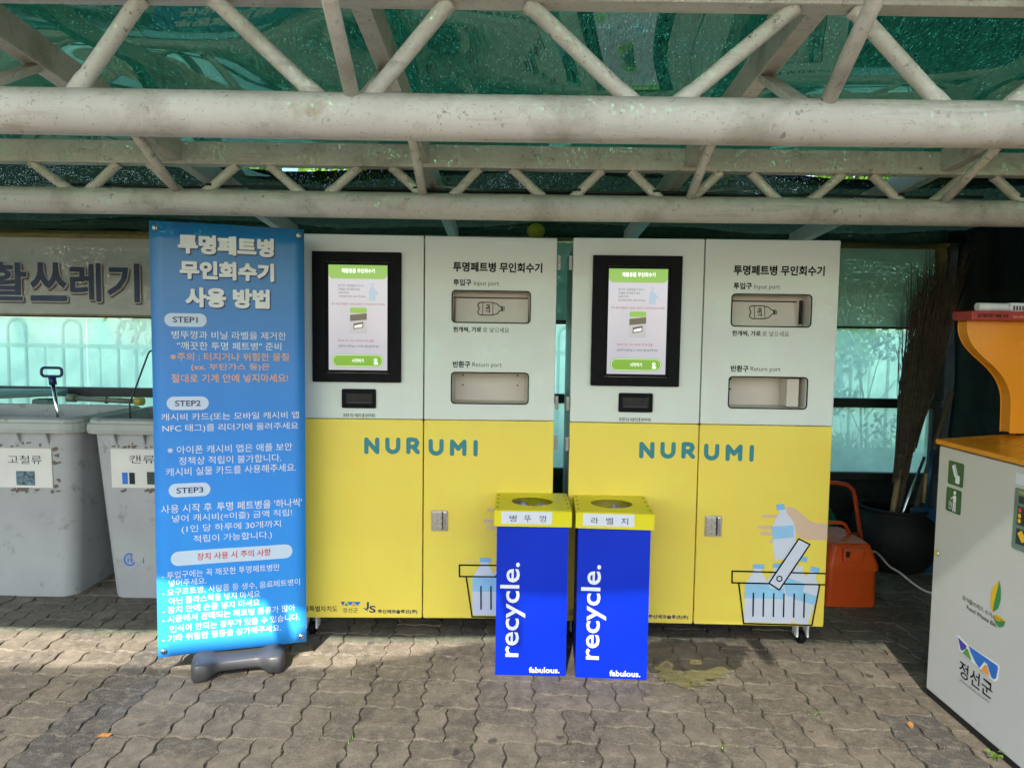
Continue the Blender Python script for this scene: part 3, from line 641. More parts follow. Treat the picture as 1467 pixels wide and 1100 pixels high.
def machine(x, y, rz, label, variant):
    t = thing('bottle_return_machine', label, 'recycling machine', (x, y, 0), rz, 'white and yellow bottle collection machines')
    mb = MB(); mb.box(.014, 1.186, .175, .76, .13, 1.888); mb.box(.014, .05, .034, .1745, .13, 1.888); mb.box(1.15, 1.186, .034, .1745, .13, 1.888); mb.box(.0505, 1.1495, .034, .1745, .13, .16); mb.box(.0505, 1.1495, .034, .1745, 1.86, 1.888); mb.build('cabinet', 'cabinet', t)
    Z = 1.06
    L = (.0, .5925); R = (.5975, 1.2)
    ports = [(.724, 1.079, 1.512, 1.654), (.724, 1.076, 1.139, 1.280)]
    # upper left door with screen and card reader
    d = plate('upper_door', [rrect(L[0], L[1], Z+.0015, 1.90, .006)], .03, 'white', t, .0035)
    mb = MB()
    put_text(mb, "휴대폰 또는 마을카드를 넣어주세요.", .226, .375, 1.077, .017, -.0008, .012); mb.build('lettering', 'ink_soft', d)
    sb_ = plate('screen_frame', [rrect(.090, .492, 1.231, 1.821, .004), [(.150, 1.272), (.440, 1.272), (.440, 1.776), (.150, 1.776)]], .020, 'black', d, .003, -.0195)
    mb = MB(); mb.box(.152, .438, -.010, -.002, 1.274, 1.774); s_ = mb.build('screen', 'black', d)
    mb = MB(); mb.poly([(.163, 1.286), (.429, 1.286), (.429, 1.762), (.163, 1.762)], -.0106); mb.build('display', 'screen', s_)
    mb = MB(); top = [(.163, 1.762), (.163, 1.722)]+[(.185-.022*math.cos(math.radians(a)), 1.722-.022*math.sin(math.radians(a))) for a in range(0, 91, 15)]+[(.407+.022*math.sin(math.radians(a)), 1.722-.022*math.cos(math.radians(a))) for a in range(0, 91, 15)]+[(.429, 1.762)]
    for pl_ in (top, rrect(.178, .411, 1.300, 1.358, .028), rrect(.260, .336, 1.545, 1.570, .008)):
        mb = MB(); mb.poly(pl_, -.0111); mb.build('display_shape', 'scr_green', s_)
    mb = MB(); put_text(mb, "재활용품 무인회수기", .222, .372, 1.736, .020, -.0115, .02); put_text(mb, "시작하기", .268, .322, 1.329, .018, -.0115, .01)
    mb.stroke(ell(.376, 1.333, .007, .007, 12), .0022, -.0115, True); mb.stroke([(.376, 1.333), (.377, 1.318)], .004, -.0116); mb.poly(rrect(.368, .387, 1.312, 1.323, .004), -.0118)
    mb.stroke(rrect(.182, .407, 1.304, 1.354, .0245), .0012, -.0113, True)
    mb.build('lettering', 'scr_white', s_)
    mb = MB()
    for k, (tt, u1) in enumerate((("용기의 내용물을 비우고", .322), ("라벨을 제거해주세요", .306), ("(페트병은", .256), ("투명페트병만 넣어주세요)", .332))): put_text(mb, tt, .207, u1, 1.669-.0165*k, .0115, -.0112, .004)
    put_text(mb, "실행하여 올려놓고 시작하기를 눌러주세요", .206, .392, 1.395, .0115, -.0112, .006)
    mb.poly([(.260, 1.508), (.336, 1.516), (.336, 1.545), (.260, 1.537)], -.0112); mb.poly([(.276, 1.472), (.320, 1.480), (.320, 1.506), (.276, 1.498)], -.0117)
    mb.build('lettering', 'scr_dark', s_)
    mb = MB(); put_text(mb, "주의 폭발 위험물이나 깨지는 물건은 기기에 절대 넣지 마세요.", .176, .420, 1.586, .0105, -.0112, .008); put_text(mb, "캐시비 카드 또는 모바일 캐시비 앱을", .206, .368, 1.420, .0115, -.0112, .004); mb.build('lettering', 'scr_red', s_)
    mb = MB(); mb.poly([(.260, 1.452), (.336, 1.452), (.336, 1.5155), (.260, 1.5075)], -.0110); mb.build('display_shape', 'scr_grey', s_)
    mb = MB(); mb.poly([(.281, 1.478), (.315, 1.484), (.315, 1.496), (.281, 1.488)], -.0122); mb.build('display_shape', 'scr_white', s_)
    mb = MB(); mb.poly(arc_bottle(.361, 1.602, .030, .066), -.0112); mb.poly([(.352, 1.672), (.370, 1.672), (.370, 1.679), (.352, 1.679)], -.0112); mb.poly([(.376, 1.650), (.392, 1.630), (.376, 1.628)], -.0112); mb.build('display_shape', 'scr_blue', s_)
    # card reader: bezel with a hollow
    rd = plate('card_reader', [rrect(.221, .377, 1.111, 1.199, .007), [(.238, 1.131), (.360, 1.131), (.360, 1.181), (.238, 1.181)]], .012, 'black', d, .003, -.0115)
    mb = MB(); mb.add([(.238, -.004, 1.131), (.360, -.004, 1.131), (.360, -.004, 1.181), (.238, -.004, 1.181), (.248, -.0011, 1.141), (.350, -.0011, 1.141), (.350, -.0011, 1.176), (.248, -.0011, 1.176)], [(0, 1, 5, 4), (1, 2, 6, 5), (2, 3, 7, 6), (3, 0, 4, 7), (4, 5, 6, 7)]); o = mb.build('slot', 'black_matt', rd); o.location.y = .0115
    mb = MB(); mb.box(.246, .352, -.0032, -.0016, 1.131, 1.137); o = mb.build('slot_lip', 'base_grey', rd); o.location.y = .0115
    # upper right door with two ports
    d = plate('upper_door', [rrect(R[0], R[1], Z+.0015, 1.90, .006)]+[rrect(a, b, c, e, .016) for a, b, c, e in ports], .03, 'white', t, .0035)
    for a, b, c, e in ports:
        plate('port_rim', [rrect(a-.004, b+.004, c-.004, e+.004, .019), rrect(a+.001, b-.001, c+.001, e-.001, .0145)], .004, 'ink', d, .001, -.0032)
    a, b, c, e = ports[0]
    g = .0145
    for k, (a, b, c, e) in enumerate(ports):
        dp = .05 if k == 0 else .11
        mb = MB(); x0, x1, z0, z1 = a-.003, b+.003, c-.003, e+.003; y0, y1 = .031, dp+.03
        q = [(x0, y0, z0), (x1, y0, z0), (x1, y0, z1), (x0, y0, z1), (x0+.012, y1, z0+.006), (x1-.012, y1, z0+.006), (x1-.012, y1, z1-.006), (x0+.012, y1, z1-.006)]
        mb.add(q, [(0, 1, 5, 4), (1, 2, 6, 5), (2, 3, 7, 6), (3, 0, 4, 7), (4, 5, 6, 7)])
        rc = mb.build('port_recess', 'port_metal', d)
        if k == 1:
            mb = MB()
            for xx in (a+.045, b-.045):
                for zz in (c+.075, e-.018): mb.tube([(xx, y1-.004, zz), (xx, y1+.001, zz)], .004, 10)
            mb.build('screw', 'black_matt', rc)
            if variant: mb = MB(); mb.box(b-.075, b-.02, .04, y1-.005, c+.004, e-.006); mb.build('inner_block', 'port_metal', rc, .003)
        else:
            fx1 = b-(.048 if variant else .006)
            mb = MB(); mb.add([(a+.012, .040, c+.002), (fx1, .040, c+.002), (fx1-(.012 if variant else 0), .062, e-.030), (a+.012, .062, e-.030), (a+.012, .075, c+.002), (fx1, .075, c+.002), (fx1-(.012 if variant else 0), .075, e-.030), (a+.012, .075, e-.030)],
                              [(0, 1, 2, 3), (0, 3, 7, 4), (1, 5, 6, 2), (3, 2, 6, 7)]); fl = mb.build('flap', 'port_metal', rc)
            mb = MB(); mb.box(a+.004, fx1+.006, .060, .074, e-.029, e-.024); mb.build('flap_edge', 'gasket', rc)
            if variant: mb = MB(); mb.box(b-.024, b-.018, .050, .079, c+.012, e-.02); mb.build('slit', 'gasket', rc)
            # bottle pictogram lying down, on the sloping flap
            mb = MB(); dx = -.02 if variant else 0.
            Pb = [(.852, .606), (.905, .606), (.928, .600), (.942, .588), (.950, .586), (.950, .570), (.942, .568), (.928, .553), (.905, .547), (.852, .547), (.842, .552), (.839, .562), (.843, .569), (.846, .5765), (.843, .584), (.839, .592), (.842, .601)]
            Pb = [(p[0]+dx, 1+p[1]) for p in Pb]
            mb.stroke(Pb, .0038, 0, True); mb.stroke([(.862+dx, 1.606), (.862+dx, 1.547)], .0025, -.0003); mb.stroke([(.909+dx, 1.606), (.909+dx, 1.547)], .0025, -.0003)
            mb.stroke([(.953+dx, 1.589), (.953+dx, 1.567)], .003, -.0003); mb.stroke(rrect(.957+dx, .963+dx, 1.569, 1.587, .002), .0022, -.0003, True)
            vs_, fs = text_mesh("PET", .02); xa = max(v[0] for v in vs_); ya = max(v[1] for v in vs_)
            mb.add([(.877+dx+(v[1]/ya)*.018, -.0005, 1.597-(v[0]/xa)*.040) for v in vs_], fs)
            sl = .022/(e-.030-c-.002)
            mb.v = [(p[0], p[1]+.040+(p[2]-c-.002)*sl-.0012, p[2]) for p in mb.v]
            mb.build('pictogram', 'ink', fl)
    mb = MB(); put_text(mb, "투명페트병 무인회수기", .725, 1.133, 1.763, .045, -.0008, .030); put_text(mb, "투입구", .727, .810, 1.692, .030, -.0008, .026); put_text(mb, "반환구", .728, .808, 1.318, .030, -.0008, .026); put_text(mb, "한개씩, 가로", .729, .858, 1.478, .026, -.0008, .022)
    mb.build('lettering', 'ink', d)
    mb = MB(); put_text(mb, "Input port", .821, .936, 1.687, .026, -.0008, -.004); put_text(mb, "Return port", .818, .953, 1.315, .026, -.0008, -.004); put_text(mb, "로 넣으세요", .864, .985, 1.478, .024, -.0008, 0)
    mb.build('lettering', 'ink_soft', d)
    # lower doors
    d = plate('lower_door', [rrect(L[0], L[1], .12, Z-.0015, .008)], .03, 'yellow', t, .0035)
    def word(chars, mat_parent):
        mb = MB()
        for ch, u0, u1, zc in chars:
            k = 0
            for st_ in LTR[ch]:
                mb.stroke([(u0+.008+(u1-u0-.016)*p[0], zc-.029+.058*p[1]) for p in st_], .0200, -.0008-k*.0004); k += 1
        mb.build('lettering', 'teal_ink', mat_parent)
    word([('N', .324, .390, .936), ('U', .421, .487, .937), ('R', .518, .577, .938)], d)
    mb = MB(); put_text(mb, "강원특별자치도", .012, .197, .163, .028, -.0008, .012); mb.build('lettering', 'ink_soft', d)
    mb = MB(); put_text(mb, "주신에코솔루션(주)", .385, .572, .150, .022, -.0008, .03); put_text(mb, "J", .326, .344, .178, .037, -.0008, .03); put_text(mb, "S", .346, .376, .162, .034, -.0008, .02)
    mb.stroke([(.320, .168), (.337, .153)], .003, -.0008); mb.build('lettering', 'navy_ink', d)
    mb = MB(); put_text(mb, "정선군", .222, .292, .156, .024, -.0008, .002); mb.build('lettering', 'ink_soft', d)
    for mt, pl in (('violet_ink', [(.212, .198), (.232, .198), (.224, .180), (.221, .180)]), ('green_ink', [(.229, .178), (.236, .192), (.240, .192), (.249, .178)]), ('blue_ink', [(.242, .198), (.305, .197), (.296, .182), (.289, .179), (.275, .193), (.269, .193), (.260, .181), (.253, .181)]), ('amber_ink', [(.262, .177), (.270, .190), (.274, .190), (.285, .177)])):
        mb = MB(); mb.poly(pl, -.0008); mb.build('emblem', mt, d)
    d = plate('lower_door', [rrect(R[0], R[1], .12, Z-.0015, .008)], .03, 'yellow', t, .0035)
    word([('U', .621, .687, .932), ('M', .720, .793, .931), ('I', .829, .845, .930)], d)
    # handle lock plate
    hk = plate('lock_plate', [rrect(.634, .711, .539, .636, .004)], .006, 'steel', d, .0015, -.0055)
    mb = MB(); mb.box(.640, .683, -.0045, -.0005, .546, .630); mb.build('latch', 'steel', hk, .001)
    mb = MB(); mb.box(.685, .689, -.003, -.0004, .546, .630); mb.build('groove', 'gasket', hk)
    mb = MB(); mb.box(.690, .703, -.007, -.0005, .546, .630); mb.build('pull', 'chrome', hk, .002)
    mb = MB(); mb.tube([(.662, -.009, .556), (.662, -.0045, .556)], .006, 12); mb.build('keyhole', 'chrome', hk)
    # printed picture: bottles in a basket, a hand holding one
    lay = [0]
    def prt(name, mat, pls, y=None):
        lay[0] += 1
        for i, p in enumerate(pls):
            mb = MB(); mb.poly(p, -.0006-.00035*lay[0]-.00003*i); mb.build(name, mat, d)
    hand = [(1.1965, .608), (1.150, .610), (1.120, .617), (1.09, .640), (1.05, .675), (1.015, .688), (1.000, .676), (1.005, .655), (1.03, .630), (1.045, .600), (1.050, .570), (1.07, .545), (1.10, .532), (1.1965, .532)]
    prt('picture_hand', 'skin_print', [hand, rrect(.893, .970, .632, .646, .0065), rrect(.875, .970, .578, .594, .0075), rrect(.890, .970, .549, .565, .0075), rrect(.930, .975, .512, .526, .0065)])
    prt('picture_bottle', 'bottle_print', [rot([(p[0], p[1]) for p in arc_bottle(0, 0, .104, .235)], 1.012, .437, .10)])
    prt('picture_bottle', 'bottle_print', [arc_bottle(.884, .135, .108, .262), arc_bottle(.975, .135, .104, .262), rot(arc_bottle(0, 0, .104, .262), 1.035, .15, -.16)])
    prt('picture_bottle', 'bottle_print', [rot(arc_bottle(0, 0, .104, .255), 1.075, .136, -.26), arc_bottle(1.0, .134, .10, .16)])
    prt('picture_label', 'bottle_band', [[(.941, .590), (1.040, .600), (1.046, .543), (.949, .531)], [(.829, .318), (.940, .318), (.955, .250), (.829, .250)], [(.926, .300), (1.01, .300), (1.01, .248), (.926, .252)], [(1.0, .360), (1.105, .325), (1.09, .250), (1.02, .265)], [(1.06, .300), (1.17, .262), (1.150, .225), (1.06, .250)]])
    prt('picture_cap', 'cap_print', [[(.958, .694), (.993, .698), (.998, .672), (.962, .668)], rrect(.862, .914, .391, .412, .004), rrect(.954, .990, .397, .418, .004), rot([(-.018, -.012), (.018, -.012), (.018, .012), (-.018, .012)], 1.092, .442, -.2), rot([(-.02, -.012), (.02, -.012), (.02, .012), (-.02, .012)], 1.147, .392, -.26)])
    lay[0] += 1; yy = -.0006-.00035*lay[0]
    mb = MB(); wd = .0068
    mb.stroke([(.767, .377), (1.1965, .375)], wd, yy); mb.stroke([(.767, .377), (.768, .322)], wd, yy-.0002); mb.stroke([(.768, .322), (1.1965, .322)], wd, yy-.0003)
    mb.stroke([(.800, .318), (.829, .129), (1.145, .128), (1.172, .318)], wd, yy-.0004)
    for k in range(6):
        u = .869+(1.104-.869)*k/5; mb.stroke([(u, .275), (u+.002, .166)], wd, yy-.0004)
    mb.build('picture_basket', 'ink', d)
    lay[0] += 5
    prt('picture_handle_fill', 'bottle_print', [[(1.066, .536), (1.117, .511), (.988, .296), (.939, .325)]])
    yy = -.0006-.00035*lay[0]-.0003
    mb = MB(); mb.stroke([(1.067, .537), (1.118, .511), (.987, .294), (.938, .325)], wd, yy, True); mb.stroke(ell(.985, .347, .012, .012, 20), .0055, yy-.0005, True); mb.build('picture_basket', 'ink', d)
    # hinges
    for side in ((0,) if variant else (1,)):
        for zc in (1.787, 1.145, .958, .25):
            mb = MB(); x0 = 1.203 if side else -.018; mb.box(x0, x0+.015, -.001, .012, zc-.032, zc+.032); mb.box(x0+.004, x0+.011, -.009, -.0015, zc-.022, zc+.022)
            mb.build('hinge', 'port_rim_steel', t, .002)
    for (cx, cy) in ((.055, .10), (1.135, .10), (.055, .66), (1.135, .66)):
        mb = MB(); mb.box(cx-.035, cx+.035, cy-.035, cy+.035, .112, .1285)
        mb.box(cx-.03, cx-.020, cy-.028, cy+.03, .035, .111); mb.box(cx+.020, cx+.03, cy-.028, cy+.03, .035, .111); c_ = mb.build('caster', 'caster_white', t, .003)
        mb = MB(); mb.tube([(cx-.013, cy, .03), (cx+.013, cy, .03)], .0298, 22); mb.build('wheel', 'black', c_)
        mb = MB(); mb.tube([(cx-.034, cy, .045), (cx-.0305, cy, .045)], .008, 8); mb.tube([(cx+.0305, cy, .045), (cx+.034, cy, .045)], .008, 8); mb.build('axle', 'chrome', c_)
    return t
machine(-1.0016, 3.1939, math.radians(1.4366), 'left white and yellow bottle collection machine behind the blue banner', 0)
machine(.269, 3.199, math.radians(-1.26), 'right white and yellow bottle collection machine with the whole basket picture in view', 1)

# ---------------------------------------------------------------- blue recycling boxes
def rbox(x, y, rz, label, word_):
    t = thing('recycling_box', label, 'recycling bin', (x, y, 0), rz, 'blue recycling boxes with yellow lids')
    W_, D_, H_ = .303, .31, .665
    mb = MB(); h0 = .004
    o_ = [(0, 0), (W_, 0), (W_, D_), (0, D_)]; i_ = [(.004, .004), (W_-.004, .004), (W_-.004, D_-.004), (.004, D_-.004)]
    mb.loft([[(p[0], p[1], .0) for p in o_], [(p[0], p[1], H_) for p in o_], [(p[0], p[1], H_) for p in i_], [(p[0], p[1], .01) for p in i_]]); mb.cap([(p[0], p[1], .01) for p in i_]); mb.cap([(p[0], p[1], .0) for p in o_], True)
    bd = mb.build('box_body', 'blue_plastic', t)
    vs_, fs = text_mesh("recycle.", .012); x1 = max(v[0] for v in vs_); x0 = min(v[0] for v in vs_); y0 = min(v[1] for v in vs_); y1 = max(v[1] for v in vs_)
    mb = MB(); mb.add([(.033+(1-(v[1]-y0)/(y1-y0))*.092 if False else .125-(v[1]-y1)*0-(v[1]-y0)/(y1-y0)*.108, -.0008, .082+(v[0]-x0)/(x1-x0)*.412) for v in vs_], [f[::-1] for f in fs]); mb.build('lettering', 'white_ink', bd)
    mb = MB(); put_text(mb, "fabulous.", .145, .276, .026, .026, -.0008, .029); mb.build('lettering', 'white_ink', bd)
    # lid: top sheet with oval opening and four skirts
    a, b, c, e = -.012, W_+.012, -.012, D_+.010; zt, zb_ = .722, .652
    mp = plate_mesh([[(a, c), (b, c), (b, e), (a, e)], ell((a+b)/2-.0, (c+e)/2, .092, .088, 36)], .004)
    for v in mp.vertices: px, py, pz = v.co; v.co = (px, pz, zt-py)
    mp.name = 'lid'; mp.materials.append(M['lid_yellow']); lid = bpy.data.objects.new('lid', mp); link(lid, t)
    mb = MB(); mb.box(a, b, c, c+.003, zb_, zt-.0045); mb.box(a, b, e-.003, e, zb_, zt-.0045); mb.box(a, a+.003, c+.004, e-.004, zb_, zt-.0045); mb.box(b-.003, b, c+.004, e-.004, zb_, zt-.0045); mb.build('lid_skirt', 'lid_yellow', lid)
    mb = MB()
    for k in range(4):
        for xx in (a+.008, b-.016):
            yy = c+.045+k*.075; mb.add([(xx, yy, zt+.0006), (xx+.008, yy-.003, zt+.0006), (xx+.008, yy+.010, zt+.0006), (xx, yy+.012, zt+.0006)], [(0, 1, 2, 3)])
    mb.build('lid_slot', 'gasket', lid)
    mb = MB(); mb.box(.018, .232, c-.002, c-.0006, .664, .716); lb = mb.build('paper_label', 'paper', lid)
    mb = MB()
    for ch, u in zip(word_, (.056, .118, .180)): put_text(mb, ch, u-.003, u+.026, .687, .028, c-.0030, 0)
    mb.build('lettering', 'ink_soft', lb)
    # crumpled liner inside
    rg = random.Random(int(x*1000)); mb = MB(); n = 14; vs_ = []
    for j in range(n+1):
        for i in range(n+1):
            vs_.append((.010+(W_-.02)*i/n, .010+(D_-.02)*j/n, .66+rg.uniform(-.035, .03)))
    mb.add(vs_, [(j*(n+1)+i, j*(n+1)+i+1, (j+1)*(n+1)+i+1, (j+1)*(n+1)+i) for j in range(n) for i in range(n)]); mb.build('bag_liner', 'bag_white', t)
    return t
rbox(-.055, 2.905, math.radians(-.4), 'left blue recycle box with yellow lid, labelled for bottle caps', "병뚜껑")
rbox(.288, 2.893, math.radians(-3.0), 'right blue recycle box with yellow lid, labelled for plastic wrappers', "라벨지")

# ---------------------------------------------------------------- banner on its stand
BR = .3037
bn = thing('banner_stand', 'tall blue instruction banner on a grey water filled base', 'banner', (-1.4742, 2.8538, 0), BR)
mb = MB(); n = 24; vs_ = []
def bsag(u, z): return .006*math.sin(math.pi*u/.6)*math.sin(z*2.2)+.004*math.sin(u*9+z*1.7)
for j in range(n+1):
    for i in range(13):
        u = .6*i/12; z = 1.9*j/n; vs_.append((u, bsag(u, z), z*(1.816/1.9)+.079))
mb.add(vs_, [(j*13+i, j*13+i+1, (j+1)*13+i+1, (j+1)*13+i) for j in range(n) for i in range(12)], True)
bs = mb.build('banner_sheet', 'banner', bn); bs.modifiers.new('thick', 'SOLIDIFY').thickness = .001
ROWS = [('투명페트병',0.105,0.477,1.808,0.080,'t'),('무인회수기',0.110,0.477,1.704,0.077,'t'),('사용 방법',0.130,0.458,1.592,0.083,'t'),('STEP1',0.081,0.175,1.499,0.024,'n'),
('병뚜껑과 비닐 라벨을 제거한',0.076,0.523,1.437,0.033,'w'),('"깨끗한 투명 페트병" 준비',0.095,0.503,1.392,0.033,'w'),('※주의 : 터지거나 위험한 물질',0.069,0.534,1.347,0.034,'o'),('(ex. 부탄가스 등)은',0.147,0.456,1.303,0.033,'o'),('절대로 기계 안에 넣지마세요!',0.071,0.530,1.257,0.036,'o'),
('STEP2',0.083,0.181,1.153,0.024,'n'),('캐시비 카드(또는 모바일 캐시비 앱',0.030,0.573,1.094,0.035,'w'),('NFC 태그)를 리더기에 올려주세요',0.034,0.571,1.047,0.036,'w'),('※ 아이폰 캐시비 앱은 애플 보안',0.051,0.545,0.958,0.034,'w'),('정책상 적립이 불가합니다.',0.093,0.499,0.911,0.034,'w'),('캐시비 실물 카드를 사용해주세요.',0.044,0.561,0.866,0.035,'w'),
('STEP3',0.082,0.185,0.786,0.024,'n'),("사용 시작 후 ",0.022,0.218,0.710,0.037,'w'),("투명 페트병을 '하나씩'",0.238,0.584,0.710,0.037,'B'),('넣어 캐시비(=이즐) 금액 적립!',0.063,0.542,0.665,0.036,'w'),('(1인 당 하루에 30개까지',0.099,0.495,0.619,0.036,'w'),('적립이 가능합니다.)',0.144,0.458,0.573,0.037,'w'),
('장치 사용 시 주의 사항',0.156,0.453,0.498,0.031,'r'),('- 투입구에는 꼭 깨끗한 투명페트병만',0.021,0.489,0.428,0.031,'b'),('넣어주세요.',0.046,0.192,0.393,0.029,'b'),('- 요구르트병, 사탕통 등 생수, 음료페트병이',0.020,0.573,0.355,0.031,'b'),('아닌 플라스틱을 넣지 마세요',0.045,0.407,0.317,0.030,'b'),('- 장치 안에 손을 넣지 마세요',0.020,0.405,0.279,0.030,'B'),('- 시중에서 판매되는 페트병 종류가 많아',0.019,0.553,0.240,0.031,'B'),('인식이 안되는 경우가 있을 수 있습니다.',0.047,0.571,0.197,0.031,'B'),('- 기타 위험한 행동을 삼가해주세요.',0.018,0.493,0.157,0.031,'B')]
def on_banner(mb, name, mat, lift):
    mb.v = [(p[0], bsag(p[0], (p[2]-.079)*1.9/1.816)-lift+p[1], p[2]) for p in mb.v]; return mb.build(name, mat, bs)
groups = {'t': ('white_ink', .062), 'n': ('navy_ink', .012), 'w': ('white_ink', .0), 'B': ('white_ink', .005), 'o': ('orange_ink', .010), 'r': ('red_ink', .010), 'b': ('white_ink', .0)}
mb = MB()
for tx_, u0, u1, z, h, c in ROWS[:3]: put_text(mb, tx_, u0+.004, u1+.004, z-.005, h, 0, .062)
on_banner(mb, 'lettering', 'navy_ink', .0016)
for g, (mt, bold) in groups.items():
    mb = MB()
    for tx_, u0, u1, z, h, c in ROWS:
        if c == g: put_text(mb, tx_, u0, u1, z, h, 0, bold)
    on_banner(mb, 'lettering', mt, .0030 if g in 'tnr' else .0020)
for u0, u1, z, h in ((.049, .210, 1.498, .055), (.051, .212, 1.153, .056), (.052, .213, .787, .058), (.055, .543, .496, .062)):
    mb = MB(); n_ = 40; r = h/2; vs_ = []
    for k in range(n_+1):
        u = u0+(u1-u0)*(.5-.5*math.cos(math.pi*k/n_)); d_ = min(u-u0, u1-u); e_ = r if d_ >= r else math.sqrt(max(0, r*r-(r-d_)**2))
        vs_ += [(u, 0, z-e_), (u, 0, z+e_)]
    mb.add(vs_, [(2*k, 2*k+2, 2*k+3, 2*k+1) for k in range(n_)]); on_banner(mb, 'pill_shape', 'pale_ink', .0016)
for u, z in ((.022, 1.868), (.578, 1.868), (.022, .105), (.578, .105)):
    mb = MB(); mb.lathe([(.006, 0), (.012, .0), (.0115, .002), (.006, .003)], (0, 0, 0), 18); mb.v = [(u+p[0], -.0035-p[2], z+p[1]) for p in mb.v]; g_ = mb.build('grommet', 'steel', bs)
    mb = MB(); s = 1 if z > 1 else -1; mb.tube([(u, .012, z+.02*s), (u, -.006, z+.006*s), (u, -.010, z-.006*s), (u, .0, z-.012*s)], .0035, 8); mb.build('hook', 'chrome', bs)
mb = MB(); mb.tube([(.3, .05, .09), (.3, .05, 1.55)], .014, 14); mb.tube([(.3, .05, 1.5), (.3, .05, 1.88)], .010, 12); mb.build('pole', 'chrome', bn)
for z in (1.885, .105):
    mb = MB(); mb.tube([(.02, .02, z), (.3, .045, z-.01), (.58, .02, z)], .006, 10); mb.build('cross_arm', 'steel', bn)
# base: bone shaped blow moulded foot
def foot(u, wd): pass
mb = MB(); rings = []
for k in range(33):
    s = k/32; u = .135+.375*s
    e_ = abs(2*s-1); bulge = 1/(1+math.exp(-(e_-.55)*22)); end = math.sqrt(max(0, 1-max(0, (e_-.90)/.10)**2)) if e_ > .90 else 1
    hw = (.078+.044*bulge)*max(.55, end); ht = (.070+.014*bulge)*max(.75, end)
    ring = []
    for a in range(20):
        t = 2*math.pi*a/20; c_, s_ = math.cos(t), math.sin(t)
        q = .32; X = math.copysign(abs(c_)**q, c_); Zz = math.copysign(abs(s_)**q, s_)
        ring.append((u, -.005+X*hw, max(.0, .5*ht+.5*ht*Zz)+(.018*(1-bulge) if Zz < 0 else 0)))
    rings.append(ring)
mb.loft(rings, True, True); mb.cap(rings[0], True); mb.cap(rings[-1]); fb = mb.build('base', 'base_grey', bn)
mb = MB(); mb.tube([(.3, .05, .075), (.3, .05, .12)], .024, 16); mb.build('base_cap', 'black', bn)

